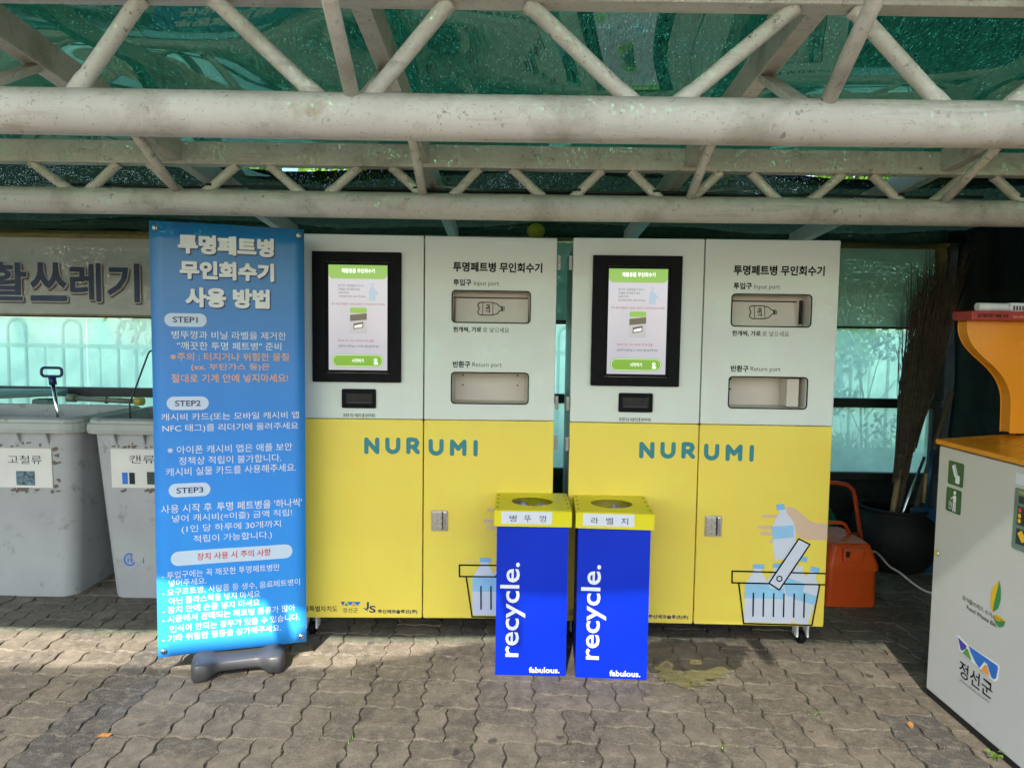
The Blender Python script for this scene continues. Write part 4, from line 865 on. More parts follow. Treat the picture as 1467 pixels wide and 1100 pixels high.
# ---------------------------------------------------------------- grey containers, left
def container(x0, x1, y0, y1, label, textt, pics, mark, tp):
    cx, cy = (x0+x1)/2, (y0+y1)/2; t = thing('waste_container', label, 'container', (cx, cy, 0), 0, 'big grey open containers')
    def ring(hw, hd, z, r=.08): return [(p[0], p[1], z) for p in rrect(-hw, hw, -hd, hd, r, 5)]
    HW, HD = (x1-x0)/2, (y1-y0)/2
    mb = MB()
    a = [ring(HW*tp, HD*.92, .0), ring(HW*(tp+.005), HD*.93, .02), ring(HW, HD, .90), ring(HW, HD, .92)]
    i_ = [ring(HW-.01, HD-.01, .92), ring(HW*tp-.01, HD*.92-.01, .10)]
    mb.loft(a, True, True); mb.cap(a[0], True); mb.loft(i_, True, True); mb.cap(i_[-1])
    bd = mb.build('body', 'bin_grey', t)
    mb = MB(); e = .035
    mb.loft([ring(HW-.001, HD-.001, .905), ring(HW+e, HD+e, .905, .10), ring(HW+e+.004, HD+e+.004, .925, .10), ring(HW+e, HD+e, .955, .10), ring(HW+e-.008, HD+e-.008, .960, .10), ring(HW+e-.01, HD+e-.01, .975, .10), ring(HW+.002, HD+.002, .985), ring(HW-.014, HD-.014, .980), ring(HW-.014, HD-.014, .915)], True, False)
    mb.build('rim', 'bin_rim', t, 0)
    for k in range(6):
        u = -HW+.14+k*(2*HW-.28)/5
        mb = MB(); mb.add([(u-.004, -HD+.001, .904), (u+.004, -HD+.001, .904), (u-.004, -HD-.032, .904), (u+.004, -HD-.032, .904), (u-.004, -HD+.004, .835), (u+.004, -HD+.004, .835)], [(0, 2, 4), (1, 5, 3), (2, 3, 5, 4), (0, 1, 3, 2)]); mb.build('gusset', 'bin_grey', t)
    yf = lambda z: -HD*.93-(HD-HD*.93)*(z-.02)/.88
    if textt:
        z0, z1, u0, u1 = pics['board']
        mb = MB(); ya, yb = yf(z0)-.006, yf(z1)-.006; mb.add([(u0, ya, z0), (u1, ya, z0), (u1, yb, z1), (u0, yb, z1), (u0, ya+.005, z0), (u1, ya+.005, z0), (u1, yb+.005, z1), (u0, yb+.005, z1)], [(0, 1, 2, 3), (1, 5, 6, 2), (0, 3, 7, 4), (3, 2, 6, 7), (0, 4, 5, 1)]); pb = mb.build('label_board', 'board_white', t)
        sl = (yb-ya)/(z1-z0)
        for mt, items in (('ink_soft', textt),):
            mb = MB()
            for tt, a0, a1, zc, h in items: put_text(mb, tt, a0, a1, zc, h, 0, -.004)
            mb.v = [(p[0], ya+(p[2]-z0)*sl-.0012, p[2]) for p in mb.v]; mb.build('lettering', mt, pb)
        for mt, a0, a1, b0, b1 in pics['pic']:
            mb = MB(); mb.add([(a0, ya+(b0-z0)*sl-.0012, b0), (a1, ya+(b0-z0)*sl-.0012, b0), (a1, ya+(b1-z0)*sl-.0012, b1), (a0, ya+(b1-z0)*sl-.0012, b1)], [(0, 1, 2, 3)]); mb.build('picture', mt, pb)
        # glue residue round the board
        mb = MB(); rg = random.Random(5)
        for k in range(46):
            s_ = rg.random(); side = rg.randrange(3)
            if side == 0: u, z = u1+rg.uniform(.005, .035), z0+(z1-z0)*s_*1.25-.03
            elif side == 1: u, z = u0+(u1-u0)*s_, z1+rg.uniform(.004, .03)
            else: u, z = u0+(u1-u0)*s_, z0-rg.uniform(.004, .022)
            w_ = rg.uniform(.004, .016); h_ = rg.uniform(.004, .014); y_ = lambda q: yf(q)-.0012
            ps = [(u-w_, z), (u-.3*w_, z-h_), (u+w_, z-.4*h_), (u+.7*w_, z+h_), (u-.5*w_, z+.6*h_)]
            mb.add([(p[0], y_(p[1])-.00002*k, p[1]) for p in ps], [(0, 1, 2, 3, 4)])
        mb.build('glue_residue', 'sign_shadow', bd, kind='stuff')
    if mark:
        mb = MB(); u, z = mark; mb.stroke(ell(u, z, .028, .032, 16, 60, 330), .008, -.0); mb.stroke([(u-.008, z+.014), (u-.008, z-.014)], .005, -.001); mb.stroke([(u+.009, z+.026), (u+.009, z-.014)], .005, -.001); mb.stroke([(u-.008, z), (u+.02, z)], .004, -.0015); mb.stroke([(u+.075, z+.01), (u+.075, z-.018)], .005, -.001)
        mb.v = [(p[0], yf(p[2])-.0015+p[1], p[2]) for p in mb.v]; mb.build('stencil_mark', 'blue_ink', bd)
    return t
HX = lambda c, x: x-c
c1 = (-3.375+ -2.325)/2
k1 = container(-3.375, -2.325, 3.69, 4.36, 'grey open waste container at the left edge labelled for scrap metal', [("고철류", -2.685-c1, -2.505-c1, .757, .046), ], {'board': (.605, .818, -2.86-c1, -2.452-c1), 'pic': [('picture', -2.645-c1, -2.545-c1, .618, .695)]}, None, .91)
c2 = (-2.245-1.195)/2
k2 = container(-2.245, -1.195, 3.69, 4.36, 'grey open waste container half hidden behind the banner, labelled for cans', [("캔류", -2.035-c2, -1.90-c2, .768, .045)], {'board': (.612, .822, -2.135-c2, -1.745-c2), 'pic': [('blue_ink', -2.078-c2, -2.048-c2, .632, .695), ('ink_soft', -2.040-c2, -2.010-c2, .632, .695), ('picture_dark', -1.945-c2, -1.86-c2, .632, .70)]}, (-2.058-c2, .215), .85)
# open container lid leaning at upper left
ld = thing('container_lid', 'dark teal container lid lying open behind the leftmost container', 'lid', (-3.35, 4.5, 1.0), math.radians(8))
mb = MB(); mb.add([(-.9, -.55, .035), (.38, -.02, .035), (.40, .10, .06), (-.9, .12, .06), (-.9, -.55, -.02), (.38, -.02, .02), (.40, .10, .02), (-.9, .12, .0)], [(0, 1, 2, 3), (4, 7, 6, 5), (0, 4, 5, 1), (1, 5, 6, 2), (2, 6, 7, 3), (3, 7, 4, 0)]); mb.build('lid_panel', 'lid_teal', ld, .01)
mb = MB(); mb.box(.22, .32, .0, .09, -.13, -.004); mb.build('hinge_lug', 'lid_teal', ld, .01)
# blue handled tool standing in the container
tl = thing('hand_tool', 'tool with blue D handle and shiny shaft standing in the left container', 'tool', (-2.535, 3.86, 0))
mb = MB(); mb.tube([(.03, .05, .45), (.012, 0, .99), (-.012, 0, 1.16)], .0105, 12); mb.build('shaft', 'chrome', tl)
mb = MB(); mb.tube([(-.010, 0, 1.145), (-.015, 0, 1.19)], .019, 12); mb.build('socket', 'blue_grip', tl)
mb = MB(); lp = rrect(-.073, .040, 1.193, 1.240, .018, 5); mb.tube([(p[0], 0, p[1]) for p in lp]+[(lp[0][0], 0, lp[0][1])], .0078, 10, False); mb.build('grip', 'blue_grip', tl)
mb = MB(); mb.tube([(-2.18, 3.98, .55), (-2.20, 4.0, 1.03), (-2.14, 4.1, 1.315), (-2.128, 4.1, 1.333), (-2.105, 4.1, 1.338)], .005, 8); tag(mb.build('thin_rod', 'cable_black'), 'thin black hooked rod leaning out of the containers beside the banner', 'rod')
tb = thing('capped_tube', 'grey tube with yellow end fittings lying on the container rims', 'tube', (-2.53, 4.33, 1.018))
mb = MB(); mb.tube([(-.19, 0, .008), (.19, 0, -.006)], .016, 14); mb.build('tube_body', 'tube_grey', tb)
for s in (-1, 1):
    mb = MB(); mb.tube([(.185*s, 0, .002-.007*s), (.235*s, 0, .002-.008*s)], .025, 16); mb.build('end_fitting', 'fitting_yellow' if s > 0 else 'tube_grey', tb)
mb = MB(); mb.tube([(0, 0, 0), (.012, 0, 0)], .022, 12); mb.build('collar', 'tube_grey', tb)

# ---------------------------------------------------------------- orange box, red frame, basin
ob = thing('grit_box', 'orange plastic storage box with lid and carrying handle on the paving right of the machines', 'box', (1.86, 3.73, 0))
def rr_ring(x0, x1, y0, y1, z, r): return [(p[0], p[1], z) for p in rrect(x0, x1, y0, y1, r, 4)]
mb = MB(); R_ = [rr_ring(-.130, .150, .0, .40, 0.0, .03), rr_ring(-.128, .153, -.002, .40, .015, .03), rr_ring(-.122, .150, .004, .395, .21, .03)]
mb.loft(R_, True, True); mb.cap(R_[0], True); mb.build('box_body', 'orange_plastic', ob)
mb = MB(); R_ = [rr_ring(-.132, .160, -.008, .405, .205, .03), rr_ring(-.130, .158, -.006, .405, .235, .03), rr_ring(-.098, .122, .020, .385, .335, .03), rr_ring(-.088, .110, .035, .37, .345, .03)]
mb.loft(R_, True, False); mb.cap(R_[-1]); mb.cap(R_[0], True); mb.build('lid', 'orange_plastic', ob, 0)
mb = MB(); mb.box(-.050, .062, -.022, .012, .255, .330); mb.build('latch', 'orange_plastic', ob, .008)
mb = MB(); mb.box(-.040, -.018, -.0245, -.0225, .285, .315); mb.build('latch_slot', 'gasket', ob)
mb = MB(); mb.tube([(-.095, .22, .34), (-.065, .22, .400), (-.040, .22, .410), (.040, .22, .410), (.065, .22, .400), (.098, .22, .34)], .011, 10); mb.build('handle', 'orange_plastic', ob)
rf = thing('hand_cart', 'red orange tubular cart handle standing upright behind the orange box', 'hand cart', (1.885, 4.15, 0))
mb = MB(); pts = [(-.24, 0, .0), (-.22, 0, .50), (-.19, 0, .57), (-.13, 0, .602), (.08, 0, .60), (.14, 0, .588), (.175, 0, .56), (.192, 0, .50), (.262, 0, .14), (.28, 0, 0)]
mb.tube(pts, .0125, 10); mb.build('tube_loop', 'red_tube', rf)
mb = MB(); mb.tube([(-.225, 0, .29), (.222, 0, .285)], .012, 10); mb.build('crossbar', 'red_tube', rf)
bs_ = thing('basin', 'green plastic basin propped on its side behind the red frame', 'basin', (1.955, 4.56, .200), 0)
mb = MB(); mb.lathe([(.205, 0), (.225, .0), (.225, -.010), (.205, -.012), (.18, .05), (.13, .115), (.06, .135), (.001, .138)], (0, 0, 0), 36); bo = mb.build('basin_shell', 'basin_green', bs_); bo.rotation_euler = (math.radians(82), 0, 0)

# ---------------------------------------------------------------- black tub with brooms and sticks
jt = thing('black_tub', 'large round black rubber tub holding brooms and sticks in the dark corner', 'tub', (2.48, 4.46, 0))
mb = MB(); mb.lathe([(.001, .005), (.19, 0.), (.205, .012), (.245, .08), (.268, .16), (.266, .24), (.243, .31), (.215, .352), (.200, .368), (.208, .380), (.214, .392), (.202, .396), (.190, .382), (.20, .35), (.23, .30), (.255, .22), (.19, .03), (.001, .02)], (0, 0, 0), 44); mb.build('tub_shell', 'jar_black', jt)
def broom(x0, y0, x1, y1, ztop, label, hmat, spread, zb=.05, seed=1, zneck=.75, hr=.014, dens=300, wide=.10):
    b = thing('twig_broom', label, 'broom', (x0, y0, zb), 0, 'brooms standing in the black tub')
    P0 = Vector((0, 0, 0)); P1 = Vector((x1-x0, y1-y0, ztop-zb)); rg = random.Random(seed)
    at = lambda s: P0.lerp(P1, s)
    sn = (zneck-zb)/(ztop-zb)
    mb = MB(); mb.tube([at(0), at(sn*.5), at(sn*1.25)], [hr, hr*1.02, hr*.95], 10)
    for k in range(3): q = at(.1+k*.12); mb.tube([q-Vector((0, 0, .004)), q+Vector((0, 0, .004))], hr*1.15, 10)
    mb.build('handle', hmat, b)
    mb = MB()
    for k in range(dens):
        a = rg.uniform(0, 2*math.pi); r0 = rg.uniform(.0, .034); r1 = wide*math.sqrt(rg.random()); L = .55+.52*rg.random()**.7; s0 = sn*rg.uniform(.72, 1.05)
        A = at(s0)+Vector((math.cos(a)*r0, math.sin(a)*r0, 0)); B = at(sn+(1-sn)*L)+Vector((math.cos(a)*r1+rg.uniform(-.02, .02), math.sin(a)*r1*.6, rg.uniform(-.03, .03)))
        Mi = A.lerp(B, .5)+Vector((math.cos(a)*.016+rg.uniform(-.01, .01), math.sin(a)*.014, 0)); Mj = A.lerp(B, .8)+Vector((rg.uniform(-.015, .015), rg.uniform(-.01, .01), 0))
        mb.tube([A, Mi, Mj, B], [.0034, .0028, .0018, .0006], 4, False, False)
    for k in range(70):
        a = rg.uniform(0, 2*math.pi); s0 = sn*rg.uniform(1.0, 1.5); r1 = wide*rg.uniform(.9, 1.6); L = rg.uniform(.6, 1.1)
        A = at(s0); B = at(sn+(1-sn)*L)+Vector((math.cos(a)*r1, math.sin(a)*r1*.5, 0)); Mi = A.lerp(B, .5)+Vector((rg.uniform(-.03, .03), 0, 0))
        mb.tube([A, Mi, B, B+Vector((rg.uniform(-.05, .05), 0, rg.uniform(.02, .07)))], [.0026, .002, .0012, .0005], 4, False, False)
    mb.build('twigs', 'twig', b, kind='stuff')
    mb = MB()
    for s_ in (1.0, 1.18, 1.4): q = at(sn*s_); d_ = (P1-P0).normalized()*.01; mb.tube([q-d_, q+d_], .040+.014*(s_-1), 14)
    mb.build('binding', 'wood', b)
    return b
broom(2.425, 4.42, 2.665, 4.50, 1.84, 'leftmost twig broom in the tub with a pale bamboo handle', 'bamboo', .1, .05, 1, .72, .019, 300, .105)
broom(2.50, 4.50, 2.82, 4.58, 1.98, 'taller dark twig broom leaning to the right behind the bamboo one', 'wood', .1, .05, 2, .98, .016, 230, .12)
sk = MB(); sk.tube([(2.40, 4.32, .06), (2.49, 4.34, .42), (2.605, 4.36, .73)], .009, 12); tag(sk.build('metal_pole', 'chrome'), 'shiny metal pole leaning in the black tub', 'pole')
sk = MB(); sk.tube([(2.52, 4.40, .05), (2.62, 4.40, .5), (2.79, 4.42, 1.14)], .018, 10); tag(sk.build('wooden_stick', 'wood'), 'thick old wooden stick leaning right of the metal pole', 'stick')
gb = thing('plastic_rake', 'dark green plastic broom head standing in the tub behind the sticks', 'rake', (2.50, 4.55, .05))
mb = MB(); mb.tube([(0, 0, 0), (.14, .02, .98)], .012, 10); mb.build('handle', 'wood', gb)
mb = MB(); mb.add([(.10, 0, .97), (.17, 0, .95), (.32, .03, 1.36), (.30, .03, 1.50), (.16, .03, 1.44), (.10, .03, .98), (.17, .03, .96), (.33, .06, 1.36), (.31, .06, 1.50), (.17, .06, 1.44)], [(0, 1, 2, 3, 4), (9, 8, 7, 6, 5), (0, 5, 6, 1), (1, 6, 7, 2), (2, 7, 8, 3), (3, 8, 9, 4), (4, 9, 5, 0)]); mb.build('rake_head', 'dark_green_plastic', gb, .004)
bt_ = thing('blue_shovel', 'blue plastic shovel leaning in the dark behind the food waste bin', 'shovel', (2.60, 4.3, 0), .1)
mb = MB(); mb.box(-.10, .10, .0, .02, .0, .42); mb.build('blade', 'blue_tool', bt_, .01)
mb = MB(); mb.tube([(0, .01, .42), (.05, .04, .78)], .014, 10); mb.build('handle', 'blue_tool', bt_)
mb = MB(); mb.tube([(-.045, -.03, .46), (-.028, -.02, .64)], .010, 8); mb.build('hook', 'bamboo', bt_)
mb = MB(); C0 = [(1.98, 3.93, .21), (2.03, 3.886, .25), (2.07, 3.89, .262), (2.132, 3.934, .22), (2.2, 3.96, .155), (2.276, 3.981, .11), (2.36, 3.98, .045), (2.441, 3.95, .006), (2.6, 3.9, .006), (2.75, 3.7, .006)]
def smooth(P, n=6):
    o = []; P = [Vector(p) for p in P]
    for i in range(len(P)-1):
        a = P[max(i-1, 0)]; b = P[i]; c = P[i+1]; d = P[min(i+2, len(P)-1)]
        for k in range(n):
            t = k/n; o.append(.5*((2*b)+(-a+c)*t+(2*a-5*b+4*c-d)*t*t+(-a+3*b-3*c+d)*t**3))
    return o+[P[-1]]
mb.tube(smooth(C0), .006, 8); tag(mb.build('power_cord', 'cord_white'), 'white cord curving down in front of the black tub to the food waste bin', 'cord')

# ---------------------------------------------------------------- food waste bin, right
fw = thing('food_waste_bin', 'pale grey food waste machine with orange top at the right edge', 'food waste bin', (1.725, 2.789, 0), math.radians(-90))
# local: x runs towards the camera, y runs away to the right (+X), z up; front face at y=0
mb = MB(); mb.box(.0, .98, .0, .72, .03, 1.036); mb.build('body', 'fwb_grey', fw, .006, 3)
mb = MB(); mb.box(.0, .98, .008, .70, .0, .0275); mb.build('plinth', 'black_matt', fw)
mb = MB(); V = [(-.012, -.012, 1.042), (1.0, -.012, 1.042), (1.0, .74, 1.042), (-.012, .74, 1.042), (-.012, -.012, 1.062), (1.0, -.012, 1.062), (1.0, .74, 1.125), (-.012, .74, 1.125)]
mb.add(V, [(0, 3, 2, 1), (4, 5, 6, 7), (0, 1, 5, 4), (1, 2, 6, 5), (2, 3, 7, 6), (3, 0, 4, 7)]); mb.build('top_slab', 'fwb_orange', fw, .007, 3)
# upright S-curved panel at the far end, facing the camera
prof = [(.26, 1.045), (.242, 1.10), (.238, 1.22), (.228, 1.27), (.205, 1.315), (.165, 1.36), (.115, 1.402), (.078, 1.440), (.058, 1.475), (.050, 1.51), (.050, 1.535)]
def cr(P, n=5):
    Q = smooth([(p[0], 0, p[1]) for p in P], n); return [(q.x, q.z) for q in Q]
pr = cr(prof[1:]); outl = pr+[(.74, 1.535), (.74, 1.10)]
mb = MB(); A = [(-.002, p[0], p[1]) for p in outl]; B = [(.055, p[0], p[1]) for p in outl]; n = len(outl)
mb.loft([A, B]); mb.cap(A); mb.cap(B, True); cp = mb.build('back_panel', 'fwb_orange', fw, .004)
pr2 = [(p[0]+.03, p[1]) for p in pr]
mb = MB(); A = [(.056, p[0], p[1]) for p in pr2]+[(.056, .74, 1.535), (.056, .74, 1.10)]; 
rb_ = thing('red_box_sign', 'long dark red box sign lying across the top of the orange panel', 'sign', (1.725, 2.789, 1.537), 0)
mb = MB(); mb.box(.028, .75, -.11, .01, 0, .036); mb.build('sign_body', 'red_box', rb_, .004)
mb = MB(); put_text(mb, "음식물쓰레기 배출 안내", .05, .165, .018, .015, -.1112, .01); mb.build('lettering', 'ink', rb_)
mb = MB(); put_text(mb, "반드시 확인", .185, .225, .014, .009, -.1112, .01); mb.build('lettering', 'orange_ink', rb_)
lt = thing('white_tube_lamp', 'white plastic tube with slots resting on the dark red box', 'lamp', (1.725, 2.74, 1.5735), 0)
mb = MB(); mb.tube([(.085, 0, .0165), (.31, 0, .0165)], .0162, 20); mb.build('tube', 'caster_white', lt)
mb = MB(); mb.box(.205, .50, -.016, .02, .0005, .034); hs = mb.build('housing', 'caster_white', lt, .004)
for k in range(6):
    mb = MB(); mb.box(.216+.0115*k, .221+.0115*k, -.0175, -.0155, .004, .022); mb.build('slot', 'gasket', hs)
mb = MB(); mb.tube([(.20, -.017, .022), (.20, -.0155, .022)], .002, 8); mb.build('button', 'gasket', lt)
# label on the orange panel
mb = MB(); mb.add([(.0562, .275, 1.46), (.0562, .335, 1.46), (.0562, .335, 1.53), (.0562, .275, 1.53)], [(0, 1, 2, 3)]); mb.build('sticker', 'fitting_yellow', fw).data.materials[0] = M['skin_print']
# black handle on the slab
mb = MB(); mb.tube([(.03, .285, 1.098), (.03, .60, 1.122)], .0125, 12); mb.build('handle_bar', 'black', fw)
mb = MB(); mb.tube([(.0, .26, 1.092), (.16, .20, 1.083)], .010, 12)
# graphics on the left face. u = distance from far edge towards camera
def fpoly(mb, pts, y=-.0008): mb.poly(pts, y)
for z0 in (.916, .802):
    pass
def icon(u0, u1, z0, z1, kind_):
    mb = MB(); mb.poly(rrect(u0, u1, z0, z1, .008), -.0008); p = mb.build('pictogram', 'sticker_green', fw)
    mb = MB(); cx, cz = (u0+u1)/2, (z0+z1)/2
    if kind_ == 0:
        mb.poly(rot([(-.011, -.022), (.011, -.022), (.011, .022), (-.011, .022)], cx-.006, cz+.012, .45), -.0014); mb.poly(rrect(cx, cx+.026, cz-.036, cz-.004, .006), -.0014); mb.poly(rot(rrect(-.004, .004, -.010, .010, .003), cx+.002, cz-.012, .6), -.0018)
        mb2 = MB(); mb2.poly(rot([(.004, -.021), (.006, -.021), (.006, .021), (.004, .021)], cx-.006, cz+.012, .45), -.0020); mb2.build('pictogram', 'sticker_green', fw)
    else:
        mb.poly(ell(cx+.006, cz+.032, .008, .008, 14), -.0014); mb.poly(rrect(cx-.002, cx+.016, cz-.004, cz+.022, .004), -.0014); mb.stroke([(cx+.003, cz-.004), (cx+.001, cz-.038)], .007, -.0016); mb.stroke([(cx+.012, cz-.004), (cx+.013, cz-.038)], .007, -.0018); mb.stroke([(cx+.002, cz+.016), (cx-.014, cz+.006)], .005, -.0020)
        mb.stroke([(cx-.026, cz-.008), (cx-.023, cz-.034), (cx-.011, cz-.034), (cx-.008, cz-.008)], .0025, -.0014); mb.stroke([(cx-.019, cz-.004), (cx-.014, cz-.022)], .003, -.0016)
    mb.build('pictogram', 'white_ink', fw)
icon(.066, .160, .897, .990, 0); icon(.062, .155, .790, .884, 1)
mb = MB(); mb.tube([(.027, -.006, .603), (.027, .0, .603)], .013, 16); kh = mb.build('key_lock', 'chrome', fw)
# keypad panel
mb = MB(); mb.poly(rrect(.432, .62, .752, .962, .010), -.0010); kp = mb.build('keypad', 'keypad_green', fw)
mb = MB(); mb.poly([(.452, .912), (.60, .912), (.60, .937), (.452, .937)], -.0016); mb.poly([(.450, .838), (.60, .838), (.60, .902), (.450, .902)], -.0016); mb.poly([(.450, .772), (.60, .772), (.60, .826), (.450, .826)], -.0016); mb.build('keypad_field', 'navy_panel', kp)
for u, z, mt in ((.462, .889, 'red_ink'), (.462, .870, 'leaf_yellow'), (.462, .852, 'leaf_yellow'), (.485, .889, 'ink_soft'), (.485, .870, 'ink_soft'), (.485, .852, 'ink_soft')):
    mb = MB(); mb.poly(ell(u, z, .0075, .0075, 14), -.0022); mb.build('key_button', mt, kp)
mb = MB(); mb.poly(rot(rrect(-.012, .012, -.018, .018, .003), .478, .802, .7), -.0022); mb.build('card_symbol', 'leaf_yellow', kp)
mb = MB(); mb.poly([(.432, .974), (.50, .974), (.50, 1.012), (.432, 1.012)], -.0010); mb.build('sticker', 'paper', fw)
mb = MB(); put_text(mb, "RFID", .452, .482, .949, .008, -.0016, .02); mb.build('lettering', 'leaf_yellow', kp)
# leaf logo and names
def blend(u, z, pts): return [(u+p[0], z+p[1]) for p in pts]
mb = MB(); mb.poly([(.385, .620), (.355, .585), (.346, .545), (.350, .510), (.357, .498), (.362, .500), (.368, .54), (.376, .58)], -.0010); mb.poly([(.364, .484), (.378, .492), (.402, .494), (.428, .488), (.405, .478), (.378, .474)], -.0010); mb.build('leaf_logo', 'leaf_yellow', fw)
mb = MB(); mb.poly([(.385, .620), (.395, .590), (.398, .555), (.388, .52), (.368, .500), (.362, .500), (.368, .54), (.378, .585)], -.0014); mb.poly([(.366, .482), (.378, .474), (.405, .478), (.428, .488), (.418, .466), (.398, .456), (.378, .464)], -.0014); mb.build('leaf_logo', 'leaf_green', fw)
mb = MB(); put_text(mb, "음식물쓰레기 수거시스템", .195, .418, .487, .019, -.001, .004, 0, -.035); put_text(mb, "Food Waste Bin", .222, .382, .460, .015, -.001, .012, 0, -.03); mb.build('lettering', 'ink_soft', fw)
for mt, pl in (('white_ink', [(.176, .330), (.185, .334), (.246, .322), (.408, .325), (.414, .318), (.408, .27), (.392, .255), (.37, .256), (.20, .277), (.192, .283)]),):
    mb = MB(); mb.poly(pl, -.0008); mb.build('emblem', mt, fw)
for mt, pl in (('violet_ink', [(.183, .326), (.236, .314), (.230, .300), (.210, .284), (.203, .286), (.196, .300)]), ('green_ink', [(.214, .278), (.234, .304), (.242, .306), (.250, .298), (.268, .272)]), ('blue_ink', [(.245, .320), (.402, .319), (.406, .310), (.400, .272), (.388, .262), (.375, .264), (.350, .300), (.336, .302), (.312, .266), (.290, .276), (.262, .300)]), ('amber_ink', [(.318, .262), (.340, .293), (.348, .293), (.368, .262)])):
    mb = MB(); mb.poly(pl, -.0016); mb.build('emblem', mt, fw)
mb = MB(); put_text(mb, "정선군", .200, .385, .215, .062, -.001, .008, 0, -.01); mb.build('lettering', 'ink', fw)
mb = MB(); put_text(mb, "JEONGSEON COUNTY", .205, .375, .168, .009, -.001, 0); mb.build('lettering', 'ink_soft', fw)

# ---------------------------------------------------------------- litter: clear bag, leaves, sprout
lb_ = thing('plastic_bag', 'flattened clear plastic bag with yellow film inside lying right of the blue boxes', 'plastic bag', (.85, 3.02, 0))
rg = random.Random(11)
def crumple(outline, name, mat, z0, amp, n=26):
    xs_ = [p[0] for p in outline]; ys_ = [p[1] for p in outline]
    def inside(x, y):
        c = False; j = len(outline)-1
        for i in range(len(outline)):
            if ((outline[i][1] > y) != (outline[j][1] > y)) and x < (outline[j][0]-outline[i][0])*(y-outline[i][1])/(outline[j][1]-outline[i][1])+outline[i][0]: c = not c
            j = i
        return c
    x0, x1, y0, y1 = min(xs_), max(xs_), min(ys_), max(ys_); mb = MB(); idx = {}; vs_ = []; fs = []
    for j in range(n+1):
        for i in range(n+1):
            x = x0+(x1-x0)*i/n; y = y0+(y1-y0)*j/n; idx[i, j] = len(vs_)
            h = abs(math.sin(x*17+y*9)+.6*math.sin(x*-31+y*43)+.5*math.sin(x*71+y*15))*amp*.5+rg.random()*amp*.35
            vs_.append((x+rg.uniform(-.003, .003)-.85, y+rg.uniform(-.003, .003)-3.02, z0+h))
    for j in range(n):
        for i in range(n):
            if inside(x0+(x1-x0)*(i+.5)/n, y0+(y1-y0)*(j+.5)/n): fs.append((idx[i, j], idx[i+1, j], idx[i+1, j+1], idx[i, j+1]))
    mb.add(vs_, fs, True); return mb.build(name, mat, lb_)
crumple([(.59, 3.10), (.68, 3.24), (.83, 3.26), (1.13, 3.20), (1.09, 3.10), (1.03, 3.00), (.95, 2.92), (.76, 2.78), (.66, 2.86), (.58, 2.98)], 'bag_film', 'bag', .006, .012, 18)
crumple([(.60, 3.01), (.68, 3.05), (.73, 2.99), (.83, 2.97), (.93, 2.98), (1.0, 2.96), (.93, 2.88), (.77, 2.79), (.69, 2.84), (.60, 2.93)], 'yellow_film', 'bag_yellow', .003, .006, 16)
def leaf(x, y, s, rz, mat, label):
    mb = MB(); P = [(-1, 0, .1), (-.4, .5, .35), (.3, .55, .15), (1, .1, .4), (.5, -.4, .1), (-.4, -.35, .25)]
    mb.add([(0, 0, .12)]+P, [(0, i+1, (i+1) % 6+1) for i in range(6)]); mb.v = [(p[0]*s, p[1]*s, p[2]*s*.5+.003) for p in mb.v]
    o = mb.build('fallen_leaf', mat); o.location = (x, y, 0); o.rotation_euler = (0, 0, rz); o.modifiers.new('thick', 'SOLIDIFY').thickness = .0008; tag(o, label, 'leaf'); return o
leaf(-1.44, 2.406, .026, .2, 'leaf_dry', 'orange dry leaf lying on the paving at the lower left')
leaf(1.529, 2.55, .024, 1.1, 'leaf_dry', 'tan dry leaf on the paving beside the food waste machine')
leaf(-1.62, 3.16, .018, 2.0, 'leaf_dry', 'small reddish leaf on the paving just left of the banner foot')
sp = thing('sprout', 'tiny green weed sprouting from a joint at the foot of the food waste bin', 'weed', (1.700, 2.34, 0))
for k in range(7):
    a = k*.95; mb = MB(); r = .011+.005*(k % 3); d = Vector((math.cos(a), math.sin(a), 0)); s = Vector((-d.y, d.x, 0))
    c = d*r*.6+Vector((0, 0, .01+.004*k)); mb.tube([(0, 0, -.01), c*.8], .001, 5, False)
    mb.add([c, c+d*r*.6+s*r*.45+Vector((0, 0, .006)), c+d*r*1.3+Vector((0, 0, .002)), c+d*r*.6-s*r*.45+Vector((0, 0, .006))], [(0, 1, 2, 3)]); mb.build('leaf', 'sprout', sp)

